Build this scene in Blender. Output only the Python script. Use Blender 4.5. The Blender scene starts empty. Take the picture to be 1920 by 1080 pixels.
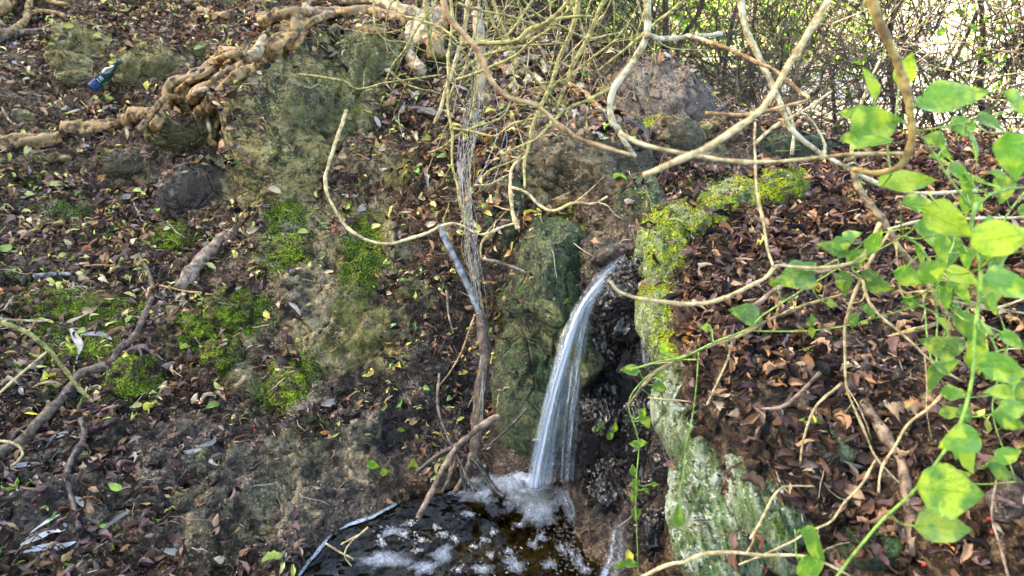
import bpy, bmesh, math, random
import numpy as np
from mathutils import Vector, Matrix
from mathutils.bvhtree import BVHTree

random.seed(7); rng = np.random.default_rng(7)
R = math.radians
scene = bpy.context.scene
COL = scene.collection

# ---------------------------------------------------------------- camera, sky, sun, exposure
CAM = Vector((0.0, 0.0, 1.45)); PITCH = R(25.0); F = 1280.0
cd = bpy.data.cameras.new('camera'); co = bpy.data.objects.new('camera', cd); COL.objects.link(co)
co.location = CAM; co.rotation_euler = (R(90) - PITCH, 0, 0)
cd.sensor_width = 36.0; cd.lens = 24.0; cd.clip_start = 0.05; cd.clip_end = 400.0
cd.dof.use_dof = True; cd.dof.focus_distance = 2.05; cd.dof.aperture_fstop = 5.6
scene.camera = co

SUN_EL, SUN_AZ = R(27.0), R(-83.0)            # azimuth measured from +Y towards +X; the sun stands to the left, behind an unseen hill raised to shade the gully
w = bpy.data.worlds.new("World"); scene.world = w; w.use_nodes = True
wn = w.node_tree; wn.nodes.clear()
sky = wn.nodes.new('ShaderNodeTexSky'); sky.sky_type = 'NISHITA'; sky.sun_disc = False
sky.sun_elevation = SUN_EL; sky.sun_rotation = SUN_AZ
sky.air_density = 0.7; sky.dust_density = 3.0; sky.ozone_density = 0.8
bg = wn.nodes.new('ShaderNodeBackground'); bg.inputs[1].default_value = 0.14
wo = wn.nodes.new('ShaderNodeOutputWorld')
wn.links.new(sky.outputs[0], bg.inputs[0]); wn.links.new(bg.outputs[0], wo.inputs[0])
sl = bpy.data.lights.new('sun', 'SUN'); sl.energy = 5.0; sl.angle = R(0.5); sl.color = (1.0, 0.93, 0.82)
so = bpy.data.objects.new('sun', sl); COL.objects.link(so)
sdir = Vector((math.sin(SUN_AZ) * math.cos(SUN_EL), math.cos(SUN_AZ) * math.cos(SUN_EL), math.sin(SUN_EL)))
so.rotation_euler = sdir.to_track_quat('Z', 'Y').to_euler(); so.location = sdir * 50
vs = scene.view_settings
vs.view_transform = 'Standard'; vs.look = 'None'; vs.gamma = 1.0; vs.use_curve_mapping = False
vs.exposure = 3.85
vs.use_white_balance = True; vs.white_balance_temperature = 7300; vs.white_balance_tint = 5
scene.render.engine = 'CYCLES'
cy = scene.cycles
cy.use_denoising = True; cy.max_bounces = 6; cy.diffuse_bounces = 3; cy.glossy_bounces = 3
cy.transmission_bounces = 4; cy.transparent_max_bounces = 24; cy.caustics_reflective = False; cy.caustics_refractive = False
cy.sample_clamp_indirect = 4.0

# ---------------------------------------------------------------- geometry helpers
FW = np.array([0, math.cos(PITCH), -math.sin(PITCH)]); UP = np.array([0, math.sin(PITCH), math.cos(PITCH)]); RT = np.array([1.0, 0, 0])
CN = np.array(CAM)
def ray(px, py): return FW * F + RT * (px - 960) + UP * (540 - py)
def at(px, py, d): return CN + ray(px, py) * (d / F)                   # point at depth d along the view axis
def atY(px, py, Y):
    r = ray(px, py); return CN + r * (Y / r[1])
def atZ(px, py, z):
    r = ray(px, py); return CN + r * ((z - CN[2]) / r[2])
def proj(P):
    D = P - CN; d = D @ FW
    d = np.where(np.abs(d) < 1e-3, 1e-3, d)
    return 960 + F * (D @ RT) / d, 540 - F * (D @ UP) / d, d

def _h(ix, iy, iz, seed):
    n = (ix * 374761393 + iy * 668265263 + iz * 2147483647 + seed * 974634777).astype(np.int64) & 0xffffffff
    n = ((n ^ (n >> 13)) * 1274126177) & 0xffffffff
    n = n ^ (n >> 16)
    return (n & 0xffffff) / float(0xffffff) * 2 - 1
def noise(P, scale=1.0, seed=0):
    Q = P * scale; I = np.floor(Q).astype(np.int64); f = Q - I; u = f * f * f * (f * (f * 6 - 15) + 10)
    r = 0
    for dx in (0, 1):
        wx = u[:, 0] if dx else 1 - u[:, 0]
        for dy in (0, 1):
            wy = u[:, 1] if dy else 1 - u[:, 1]
            for dz in (0, 1):
                wz = u[:, 2] if dz else 1 - u[:, 2]
                r = r + wx * wy * wz * _h(I[:, 0] + dx, I[:, 1] + dy, I[:, 2] + dz, seed)
    return r
def fbm(P, scale, octv=4, seed=0, gain=.5):
    s = 0; a = 1.0; t = 0
    for k in range(octv):
        s = s + a * noise(P, scale * 2 ** k, seed + k * 17); t += a; a *= gain
    return s / t
def ss(x): x = np.clip(x, 0, 1); return x * x * (3 - 2 * x)

def mesh_np(name, V, Fc, mat=None, smooth=True, attrs=None, uv=None):
    V = np.asarray(V, dtype=np.float32)
    me = bpy.data.meshes.new(name)
    if isinstance(Fc, np.ndarray):
        k = Fc.shape[1]; n = len(Fc)
        me.vertices.add(len(V)); me.vertices.foreach_set('co', V.ravel())
        me.loops.add(n * k); me.loops.foreach_set('vertex_index', Fc.astype(np.int32).ravel())
        me.polygons.add(n); me.polygons.foreach_set('loop_start', np.arange(0, n * k, k, dtype=np.int32))
        me.update(calc_edges=True)
    else:
        me.from_pydata([tuple(v) for v in V], [], Fc); me.update()
    me.polygons.foreach_set('use_smooth', np.full(len(me.polygons), smooth))
    for an, av in (attrs or {}).items():
        av = np.asarray(av, dtype=np.float32)
        if av.ndim == 1:
            a = me.attributes.new(an, 'FLOAT', 'POINT'); a.data.foreach_set('value', av)
        else:
            a = me.attributes.new(an, 'FLOAT_VECTOR', 'POINT'); a.data.foreach_set('vector', av.ravel())
    if mat: me.materials.append(mat)
    me.update()
    return me
def obj(name, me, parent=None, loc=None):
    o = bpy.data.objects.new(name, me); COL.objects.link(o)
    if loc is not None: o.location = loc
    if parent is not None: o.parent = parent
    return o
def empty(name, loc, label, cat, group=None):
    o = bpy.data.objects.new(name, None); COL.objects.link(o); o.location = loc; o.empty_display_size = .05
    return tag(o, label, cat, group)
def tag(o, label=None, cat=None, group=None, kind=None):
    if label: o['label'] = label
    if cat: o['category'] = cat
    if group: o['group'] = group
    if kind: o['kind'] = kind
    return o

def catmull(P, n=6):
    P = np.asarray(P, float)
    if len(P) < 3:
        t = np.linspace(0, 1, n + 1)[:, None]; return P[0] * (1 - t) + P[-1] * t
    Q = np.vstack([2 * P[0] - P[1], P, 2 * P[-1] - P[-2]]); out = []
    for i in range(len(P) - 1):
        p0, p1, p2, p3 = Q[i:i + 4]
        for k in range(n):
            t = k / n
            out.append(.5 * ((2 * p1) + (-p0 + p2) * t + (2 * p0 - 5 * p1 + 4 * p2 - p3) * t * t + (-p0 + 3 * p1 - 3 * p2 + p3) * t ** 3))
    out.append(P[-1]); return np.array(out)
def tube_np(P, rad, sides=7, knobs=0.0, seed=0, ridge=0.0):
    P = np.asarray(P, float); n = len(P); rad = np.broadcast_to(rad, n).astype(float)
    T = np.gradient(P, axis=0); T /= np.linalg.norm(T, axis=1)[:, None] + 1e-9
    a = np.array([0, 0, 1.0]) if abs(T[0][2]) < .9 else np.array([1.0, 0, 0])
    N = np.zeros_like(P); v = a - T[0] * (a @ T[0]); N[0] = v / np.linalg.norm(v)
    for i in range(1, n):
        v = N[i - 1] - T[i] * (N[i - 1] @ T[i]); N[i] = v / (np.linalg.norm(v) + 1e-9)
    B = np.cross(T, N)
    ang = np.arange(sides) / sides * 2 * math.pi
    r = rad[:, None] * np.ones(sides)
    V = P[:, None, :] + (N[:, None, :] * np.cos(ang)[None, :, None] + B[:, None, :] * np.sin(ang)[None, :, None]) * r[:, :, None]
    if knobs:
        W = V.reshape(-1, 3); sc = .45 / max(rad.mean(), 1e-4)
        k = 1 + knobs * (noise(W, sc, seed) + .5 * noise(W, sc * .3, seed + 3))
        V = P[:, None, :] + (V - P[:, None, :]) * k.reshape(n, sides, 1)
    if ridge:
        sl = np.cumsum(np.r_[0, np.linalg.norm(np.diff(P, axis=0), axis=1)]) / max(rad.mean(), 1e-4); A2 = ang[None, :] + sl[:, None] * .22 + .8 * noise(P, 9, seed)[:, None]
        k = 1 + ridge * (np.abs(np.sin(A2 * 1.5)) ** .6 - .6) + ridge * .5 * np.sin(A2 * 4 + sl[:, None] * .3)
        V = P[:, None, :] + (V.reshape(n, sides, 3) - P[:, None, :]) * k[:, :, None]
    V = V.reshape(-1, 3)
    i = np.arange(n - 1)[:, None] * sides; j = np.arange(sides)[None, :]; j2 = (j + 1) % sides
    Q = np.stack([i + j, i + j2, i + sides + j2, i + sides + j], -1).reshape(-1, 4)
    V = np.vstack([V, P[0], P[-1]]); c0 = n * sides; c1 = c0 + 1
    jj = np.arange(sides); j3 = (jj + 1) % sides
    caps = np.concatenate([np.stack([jj, np.full(sides, c0), np.full(sides, c0), j3], -1), np.stack([(n - 1) * sides + jj, (n - 1) * sides + j3, np.full(sides, c1), np.full(sides, c1)], -1)])
    # degenerate-free caps as triangles kept apart
    T0 = np.stack([j3, jj, np.full(sides, c0)], -1); T1 = np.stack([(n - 1) * sides + jj, (n - 1) * sides + j3, np.full(sides, c1)], -1)
    tri = np.concatenate([Q[:, [0, 1, 2]], Q[:, [0, 2, 3]], T0, T1])
    return V, tri
class Acc:
    def __init__(s): s.V = []; s.T = []; s.A = []; s.n = 0
    def add(s, V, T, a=None):
        s.V.append(V); s.T.append(np.asarray(T) + s.n); s.n += len(V)
        if a is not None: s.A.append(np.broadcast_to(np.asarray(a, float), (len(V), len(np.atleast_1d(a)))))
    def mesh(s, name, mat, smooth=True, an=None):
        at_ = {an: np.vstack(s.A)} if an and s.A else None
        return mesh_np(name, np.vstack(s.V), np.vstack(s.T), mat, smooth, at_)

# ---------------------------------------------------------------- materials
class NB:
    def __init__(s, name):
        s.m = bpy.data.materials.new(name); s.m.use_nodes = True; s.t = s.m.node_tree; s.t.nodes.clear()
        s.out = s.t.nodes.new('ShaderNodeOutputMaterial'); s.co = s.n('ShaderNodeTexCoord').outputs['Object']
    def n(s, typ, **kw):
        nd = s.t.nodes.new(typ)
        for k, v in kw.items(): setattr(nd, k, v)
        return nd
    def L(s, a, b): s.t.links.new(a, b)
    def set(s, sock, v):
        if hasattr(v, 'node'): s.L(v, sock)
        elif isinstance(v, (tuple, list)) and sock.type == 'RGBA' and len(v) == 3: sock.default_value = (*v, 1)
        else: sock.default_value = v
    def noise(s, scale, detail=5, rough=.6, vec=None, dist=0.0):
        nd = s.n('ShaderNodeTexNoise'); s.L(vec or s.co, nd.inputs['Vector'])
        nd.inputs['Scale'].default_value = scale; nd.inputs['Detail'].default_value = detail; nd.inputs['Roughness'].default_value = rough
        nd.inputs['Distortion'].default_value = dist
        return nd.outputs['Fac']
    def vor(s, scale, vec=None, feat='F1', out='Distance'):
        nd = s.n('ShaderNodeTexVoronoi', feature=feat); s.L(vec or s.co, nd.inputs['Vector']); nd.inputs['Scale'].default_value = scale
        return nd.outputs[out]
    def ramp(s, fac, stops, k=.55):
        nd = s.n('ShaderNodeValToRGB'); e = nd.color_ramp.elements
        while len(e) < len(stops): e.new(.5)
        for el, (p, c) in zip(e, stops):
            el.position = .5 + (p - .5) * k; el.color = (*c, 1) if not isinstance(c, (int, float)) else (c, c, c, 1)
        s.L(fac, nd.inputs[0]); return nd.outputs[0]
    def mix(s, f, a, b, mode='MIX'):
        nd = s.n('ShaderNodeMix', data_type='RGBA', blend_type=mode)
        s.set(nd.inputs[0], f); s.set(nd.inputs[6], a); s.set(nd.inputs[7], b); return nd.outputs[2]
    def math(s, op, a, b=0.0, c=None, clamp=False):
        nd = s.n('ShaderNodeMath', operation=op, use_clamp=clamp)
        s.set(nd.inputs[0], a); s.set(nd.inputs[1], b)
        if c is not None: s.set(nd.inputs[2], c)
        return nd.outputs[0]
    def map(s, v, a, b, c=0.0, d=1.0):
        nd = s.n('ShaderNodeMapRange'); s.set(nd.inputs[0], v)
        for i, x in enumerate((a, b, c, d)): s.set(nd.inputs[i + 1], x)
        return nd.outputs[0]
    def attr(s, name, out='Fac'): return s.n('ShaderNodeAttribute', attribute_name=name).outputs[out]
    def bump(s, h, strength=.5, dist=.01, nrm=None):
        nd = s.n('ShaderNodeBump'); s.L(h, nd.inputs['Height']); nd.inputs['Strength'].default_value = strength; nd.inputs['Distance'].default_value = dist
        if nrm: s.L(nrm, nd.inputs['Normal'])
        return nd.outputs[0]
    def scale(s, v3, vec=None):
        nd = s.n('ShaderNodeMapping'); s.L(vec or s.co, nd.inputs[0]); nd.inputs['Scale'].default_value = v3; return nd.outputs[0]
    def bsdf(s, color, rough=.6, normal=None, spec=.5, **kw):
        b = s.n('ShaderNodeBsdfPrincipled'); s.set(b.inputs['Base Color'], color); s.set(b.inputs['Roughness'], rough)
        s.set(b.inputs['Specular IOR Level'], spec)
        if normal is not None: s.L(normal, b.inputs['Normal'])
        for k, v in kw.items(): s.set(b.inputs[k.replace('_', ' ')], v)
        return b.outputs[0]
    def end(s, sh): s.L(sh, s.out.inputs['Surface']); return s.m

def rock_nodes(b, moss, wet, tan, far=None):
    """soil, bare rock, moss, wet film plus painted litter shade mixed by masks (attributes of the surface)"""
    n1 = b.noise(9, 8, .7); n2 = b.noise(45, 6, .7); n3 = b.noise(170, 3, .7); v1 = b.vor(95); nb = b.noise(3.0, 4, .6)
    soil = b.ramp(n2, [(.3, (.010, .007, .005)), (.5, (.055, .036, .022)), (.62, (.15, .098, .056)), (.8, (.34, .24, .14))])
    soil = b.mix(b.map(n1, .45, .7), soil, (.115, .078, .050))
    rk = b.ramp(b.noise(22, 8, .75, dist=.6), [(.3, (.045, .040, .022)), (.45, (.20, .16, .085)), (.58, (.46, .34, .17)), (.75, (.62, .50, .30))])
    rk = b.mix(b.map(n2, .47, .40, 0, .8), rk, (.05, .042, .024))
    olive = b.ramp(n1, [(.35, (.05, .055, .018)), (.5, (.20, .19, .05)), (.6, (.30, .27, .08)), (.7, (.08, .085, .03))])
    rk = b.mix(b.map(nb, .50, .58, 0, .85), rk, olive)
    tn = b.math('ADD', tan, b.math('MULTIPLY', b.math('SUBTRACT', n1, .5), 1.3)); tn = b.map(tn, .38, .62)
    c = b.mix(tn, soil, rk)
    mcol = b.ramp(n3, [(.3, (.012, .020, .003)), (.45, (.06, .095, .008)), (.58, (.17, .23, .018)), (.75, (.36, .44, .05))])
    mcol = b.mix(b.map(n1, .4, .65), mcol, b.ramp(n3, [(.35, (.02, .035, .012)), (.7, (.07, .11, .035))]))
    mm = b.math('ADD', moss, b.math('MULTIPLY', b.math('SUBTRACT', n2, .5), 1.5)); mm = b.map(mm, .40, .62)
    c = b.mix(mm, c, mcol)
    c = b.mix(b.math('MULTIPLY', b.math('MULTIPLY', wet, b.math('MAXIMUM', b.map(n1, .42, .58, 1, .25), b.map(wet, .9, 1.3, 0, .95))), .72, None, True), c, (.010, .008, .009))
    grit = b.map(b.math('ADD', b.vor(110), b.math('MULTIPLY', b.math('SUBTRACT', .52, n1), 3.0)), .12, .30, 0., 1.)
    c = b.mix(b.math('MULTIPLY', b.math('SUBTRACT', 1.0, grit), b.math('MULTIPLY', b.map(wet, 0, 1, .35, .75), b.map(wet, 1.05, 1.4, 1, .12))), c, (.42, .33, .23))
    rough = b.map(b.math('MULTIPLY', wet, b.map(n2, .35, .6, 1.3, .6)), 0, 1, .86, .16)
    h = b.math('ADD', b.math('MULTIPLY', n2, 1.0), b.math('MULTIPLY', n3, .35)); h = b.math('ADD', h, b.math('MULTIPLY', n1, .8))
    h2 = b.math('ADD', h, b.math('MULTIPLY', v1, b.map(wet, 0, 1, .18, .3)))
    nr = b.bump(h2, 1.0, .022)
    return c, rough, nr
def mat_ground():
    b = NB('bank_surface')
    c, r, nr = rock_nodes(b, b.attr('moss'), b.attr('wet'), b.attr('tan'))
    sand = b.ramp(b.noise(2.5, 8, .7), [(.3, (.38, .33, .25)), (.7, (.62, .56, .46))])
    c = b.mix(b.attr('sand'), c, sand)
    return b.end(b.bsdf(c, r, nr, spec=b.map(b.attr('wet'), .3, 1, .05, .8)))
M_ground = mat_ground()
def mat_rock(name, cols, moss_c, moss_amt, wet=0.1, scale=12, strat=0.0, tint=None):
    b = NB(name)
    vec = b.co
    if strat: vec = b.scale((1, 1, strat) if strat > 0 else (1.7, .6, .5))
    n1 = b.noise(scale, 8, .72, vec, .5); n2 = b.noise(scale * 5, 6, .7, vec); n3 = b.noise(240, 4, .7); nb = b.noise(scale * .4, 4, .6)
    n3 = b.noise(150, 3, .7)
    c = b.ramp(n1, [(.28, cols[0]), (.45, cols[1]), (.6, cols[2]), (.78, cols[3])])
    c = b.mix(b.map(n2, .47, .40, 0, .85), c, cols[0])
    c = b.mix(b.map(b.noise(scale * 1.9, 7, .85), .53, .57, 0, .85), c, cols[3])
    c = b.mix(b.map(b.noise(scale * 7, 4, .8), .57, .62, 0, .8), c, tuple(x * 1.15 for x in cols[3]))
    c = b.mix(b.map(b.noise(scale * 5.3, 5, .8), .44, .40, 0, .85), c, tuple(x * .6 for x in cols[0]))
    c = b.mix(b.map(b.noise(scale * 3.1, 7, .7, None, 1.2), .545, .60, 0, .7), c, (cols[2][0] * 1.1, cols[2][1] * .8, cols[2][2] * .7))
    c = b.mix(b.map(nb, .50, .57, 0, .65), c, tuple(x * 1.7 for x in cols[0]))
    g = b.n('ShaderNodeNewGeometry'); sx = b.n('ShaderNodeSeparateXYZ'); b.L(g.outputs['Normal'], sx.inputs[0])
    up = b.map(sx.outputs[2], -.3, .9, -.25, .3)
    mm = b.math('ADD', b.math('ADD', b.math('MULTIPLY', b.math('SUBTRACT', nb, .5), 2.2), up), b.math('MULTIPLY', b.math('SUBTRACT', n2, .5), 1.6))
    mm = b.map(mm, .5 - moss_amt, .75 - moss_amt)
    mc = b.ramp(n3, [(.3, tuple(x * .18 for x in moss_c)), (.47, tuple(x * .55 for x in moss_c)), (.6, moss_c), (.78, tuple(min(.8, x * 1.7) for x in moss_c))])
    c = b.mix(mm, c, mc)
    cr = b.map(b.vor(scale * .55, b.scale((1, 1, max(1, strat * .6)), None if strat >= 0 else vec), 'DISTANCE_TO_EDGE'), 0, .03, 0, 1)
    h = b.math('ADD', b.math('MULTIPLY', n1, 1.2), b.math('ADD', b.math('MULTIPLY', n2, .8), b.math('MULTIPLY', n3, .3)))
    h = b.math('ADD', h, b.math('MULTIPLY', cr, .45))
    return b.end(b.bsdf(c, b.map(n2, .42, .58, .95 - .7 * wet, .75 - .6 * wet), b.bump(h, 1.0, .05), spec=.12 + .7 * wet))
OL = [(.045, .040, .018), (.20, .175, .055), (.40, .34, .12), (.60, .52, .27)]
M_olive = mat_rock('olive_stone', OL, (.32, .32, .05), -.02, .1, 11)
M_slab = mat_rock('mossy_bedrock', [(.028, .030, .018), (.15, .125, .045), (.44, .35, .115), (.64, .52, .24)], (.30, .29, .04), -.06, .3, 8, 1.6)
M_green = mat_rock('dark_green_boulder', [(.012, .018, .010), (.045, .072, .034), (.10, .145, .06), (.28, .27, .10)], (.08, .19, .06), .22, .45, 9)
M_brownrock = mat_rock('brown_rock', [(.045, .034, .028), (.15, .115, .095), (.28, .215, .17), (.44, .35, .26)], (.14, .15, .03), -.05, .4, 12)
M_greyolive = mat_rock('grey_olive_boulder', [(.035, .030, .018), (.12, .10, .055), (.27, .22, .12), (.42, .34, .21)], (.16, .17, .03), .05, .3, 10, 1.6)
M_mossrock = mat_rock('bright_moss_rock', [(.08, .11, .04), (.26, .34, .12), (.46, .54, .26), (.66, .70, .50)], (.50, .58, .03), .46, .05, 14)
M_paleslab = mat_rock('pale_green_slab', [(.05, .08, .03), (.18, .28, .09), (.38, .46, .30), (.70, .76, .66)], (.14, .22, .035), .08, .15, 10, -1)
M_moss = mat_rock('moss_cushion', [(.03, .025, .012), (.12, .10, .04), (.22, .18, .08), (.32, .27, .14)], (.30, .40, .025), .44, .05, 14)

def mat_wet():
    b = NB('wet_tufa')
    n1 = b.noise(16, 8, .7); n2 = b.noise(70, 5, .75); v = b.vor(75)
    c = b.ramp(n1, [(.3, (.003, .003, .004)), (.5, (.012, .009, .008)), (.66, (.06, .036, .02)), (.85, (.18, .11, .06))])
    c = b.mix(b.map(n2, .56, .7, 0, .5), c, (.07, .055, .045))
    h = b.math('ADD', b.math('MULTIPLY', n1, 1.0), b.math('ADD', b.math('MULTIPLY', n2, .9), b.math('MULTIPLY', v, 1.3)))
    return b.end(b.bsdf(c, b.map(n2, .42, .58, .06, .35), b.bump(h, 1.0, .09), spec=1.0, Coat_Weight=.6, Coat_Roughness=.05))
M_wet = mat_wet()
def mat_leaf(name, glossy=.35):
    b = NB(name); c = b.attr('tint', 'Color')
    n = b.noise(55, 4, .6); c2 = b.mix(b.map(n, .45, .75, 0, .55), c, b.mix(.6, c, (.03, .02, .012)))
    geo = b.n('ShaderNodeNewGeometry')
    b1 = b.bsdf(c2, b.map(b.noise(4, 2), .45, .55, glossy - .1, glossy + .4), b.bump(b.noise(140, 3), .35, .003), spec=b.map(b.noise(2.2, 2), .46, .58, .04, .42))
    tr = b.n('ShaderNodeBsdfTranslucent'); b.L(c2, tr.inputs[0])
    mx = b.n('ShaderNodeMixShader'); mx.inputs[0].default_value = .10; b.L(b1, mx.inputs[1]); b.L(tr.outputs[0], mx.inputs[2])
    return b.end(mx.outputs[0])
M_leaf = mat_leaf('fallen_leaf', .38)
def mat_vineleaf(name, base, yel, patch=.5):
    b = NB(name)
    uv = b.attr('luv', 'Vector'); sp = b.n('ShaderNodeSeparateXYZ'); b.L(uv, sp.inputs[0]); U, V, S = sp.outputs
    au = b.math('ABSOLUTE', U)
    rib = b.map(au, 0.0, .045, 1, 0)
    ph = b.math('SUBTRACT', b.math('MULTIPLY', V, 7.0), b.math('MULTIPLY', au, 2.6))
    fr = b.math('ABSOLUTE', b.math('SUBTRACT', b.math('FRACT', ph), .5))
    vein = b.math('MULTIPLY', b.map(fr, .0, .06, 1, 0), b.map(au, .5, 1, 1, .2))
    vv = b.math('MAXIMUM', rib, b.math('MULTIPLY', vein, .7))
    rnd = b.n('ShaderNodeObjectInfo').outputs['Random']
    off = b.n('ShaderNodeVectorMath', operation='ADD'); b.L(b.co, off.inputs[0]); b.L(rnd, off.inputs[1])
    n1 = b.noise(2.6, 3, .55, off.outputs[0], .4); n2 = b.noise(13, 4, .6, off.outputs[0])
    th = b.map(rnd, 0, 1, .62, .42)
    c = b.mix(b.map(b.math('SUBTRACT', n1, th), -.09, .09), b.mix(b.map(b.math('FRACT', b.math('MULTIPLY', rnd, 7.3)), 0, 1, 0, .55), base, tuple(x * .4 for x in base)), yel)
    c = b.mix(b.map(n2, .62, .72, 0, .35), c, tuple(x * .45 for x in base))
    c = b.mix(b.math('MULTIPLY', vv, .45), c, tuple(min(1, x * 1.9 + .03) for x in base))
    nr = b.bump(b.math('SUBTRACT', b.math('MULTIPLY', n2, .5), b.math('MULTIPLY', vv, .6)), .6, .05)
    p = b.bsdf(c, .22, nr, spec=.6)
    tr = b.n('ShaderNodeBsdfTranslucent'); b.L(b.mix(.5, c, yel), tr.inputs[0])
    mx = b.n('ShaderNodeMixShader'); mx.inputs[0].default_value = .38; b.L(p, mx.inputs[1]); b.L(tr.outputs[0], mx.inputs[2])
    return b.end(mx.outputs[0])
M_vl_bright = mat_vineleaf('bright_vine_leaf', (.11, .33, .025), (.46, .60, .035))
M_vl_green = mat_vineleaf('green_vine_leaf', (.07, .23, .035), (.36, .46, .04))
def mat_bark(name, c0, c1, c2, sc=60, rough=.75, strip=1.0, spot=None):
    b = NB(name); vec = b.scale((1, 1, strip)) if strip != 1 else b.co
    n1 = b.noise(sc, 6, .7, vec); n2 = b.noise(sc * .25, 4, .6)
    c = b.ramp(n1, [(.32, c0), (.5, c1), (.7, c2)])
    if spot: c = b.mix(b.map(n2, .52, .6), c, spot)
    h = b.math('ADD', n1, b.math('MULTIPLY', b.noise(sc * 4, 3), .4))
    return b.end(b.bsdf(c, rough, b.bump(h, .6, .004)))
B_olive = mat_bark('olive_twig_bark', (.10, .085, .022), (.26, .215, .06), (.42, .36, .13), 70)
B_tan = mat_bark('tan_twig_bark', (.20, .14, .06), (.40, .30, .14), (.58, .46, .26), 60)
B_lichen = mat_bark('lichen_bark', (.13, .10, .04), (.32, .27, .15), (.52, .47, .33), 45, spot=(.38, .37, .26))
B_orange = mat_bark('orange_brown_bark', (.17, .085, .03), (.36, .20, .08), (.50, .33, .16), 50)
B_gold = mat_bark('golden_brown_bark', (.11, .065, .015), (.27, .18, .05), (.40, .29, .10), 40)
B_brown = mat_bark('brown_bark', (.025, .018, .012), (.085, .058, .038), (.17, .12, .08), 50)
B_dark = mat_bark('wet_dark_bark', (.010, .008, .007), (.038, .028, .022), (.10, .078, .06), 60, rough=.4)
B_thick = mat_bark('thicket_bark', (.022, .016, .010), (.075, .055, .034), (.16, .125, .08), 30)
B_spot = mat_bark('spotted_bark', (.05, .035, .02), (.16, .11, .055), (.32, .24, .12), 70, spot=(.34, .27, .10))
B_grey = mat_bark('weathered_grey_wood', (.045, .05, .055), (.13, .14, .15), (.26, .275, .29), 45, rough=.6)
B_greystr = mat_bark('grey_strand', (.09, .085, .08), (.22, .215, .21), (.40, .39, .38), 60)
B_root = mat_bark('root_bark', (.030, .015, .006), (.20, .11, .038), (.44, .28, .11), 34, spot=(.24, .155, .07))
B_rootp = mat_bark('pale_root_bark', (.09, .06, .03), (.26, .19, .105), (.46, .37, .24), 26)
B_dead = mat_bark('dead_wood', (.045, .030, .020), (.17, .115, .075), (.32, .235, .165), 35)
B_stem = mat_bark('green_stem', (.07, .14, .015), (.14, .27, .03), (.24, .40, .06), 60, rough=.45)

# ---------------------------------------------------------------- terrain
def mq(pts, c=.13):
    P = np.array(pts, float); A = np.sqrt(((P[:, None, :2] - P[None, :, :2]) ** 2).sum(-1) + c * c)
    n = len(P); K = np.block([[A + 1e-3 * np.eye(n) * -1, np.ones((n, 1)), P[:, :2]], [np.ones((1, n)), np.zeros((1, 3))], [P[:, :2].T, np.zeros((2, 3))]])
    wv = np.linalg.solve(K, np.concatenate([P[:, 2], np.zeros(3)]))
    def f(x, y):
        s = wv[n] + wv[n + 1] * x + wv[n + 2] * y
        for i in range(n): s = s + wv[i] * np.sqrt((x - P[i, 0]) ** 2 + (y - P[i, 1]) ** 2 + c * c)
        return s
    return f
LP = [(100,900,1.45),(300,750,1.80),(450,1000,1.40),(250,1000,1.32),(0,1080,1.18),(0,750,1.75),(400,600,2.13),(100,600,2.12),(250,600,2.12),(300,450,2.52),(100,450,2.50),
      (400,350,2.85),(100,350,2.83),(250,350,2.84),(200,250,3.1),(20,250,3.1),(350,255,2.95),(200,150,3.38),(20,130,3.5),(200,60,4.1),(20,30,4.4),(400,60,3.9),(400,150,3.3),
      (600,250,2.95),(500,200,3.02),(600,150,3.22),(680,80,3.45),(550,60,3.75),(550,400,2.62),(480,400,2.62),(650,500,2.36),(500,500,2.35),(650,600,2.17),(500,600,2.14),(480,700,1.98),(650,700,1.98),
      (650,850,1.73),(500,850,1.66),(550,940,1.55),(800,500,2.36),(700,400,2.6),(700,320,2.78),(800,300,2.75),(800,400,2.52),(800,200,3.05),(800,100,3.5),(720,200,3.05),
      (800,650,2.06),(800,800,1.83),(740,880,1.72),(880,880,1.72),(900,600,2.15),(900,750,1.9),(960,880,1.70),(1000,750,1.80),(980,600,2.0),(950,420,2.27),(900,420,2.35),(950,300,2.6),(900,200,3.0),
      (900,100,3.6),(1050,300,2.55),(1050,400,2.30),(1050,500,2.08),(1040,600,1.93),(1080,380,2.3),(1060,220,3.1),(1060,150,3.6),(1150,250,2.85),(1150,340,2.42),(1130,430,2.12),(1250,340,2.40),(1200,300,2.6),
      (1300,250,2.85),(1220,200,3.15),(1350,310,2.62),(1450,300,2.75),(1400,260,2.85),(1500,250,3.2),(1130,100,4.15),(1250,145,3.8),(1400,225,3.3),
      (1160,478,1.92),(1200,455,1.98),(1190,520,1.85),(1110,500,1.90),(1130,600,1.80),(1170,700,1.74),(1100,700,1.76),(1090,800,1.70),(1150,850,1.64),(1210,850,1.6),(1070,890,1.67),(1160,960,1.5),(1200,1020,1.42),(1230,950,1.45),
      (1200,650,1.72),(1220,750,1.62)]
pts = [tuple(atY(*p)) for p in LP]
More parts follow.
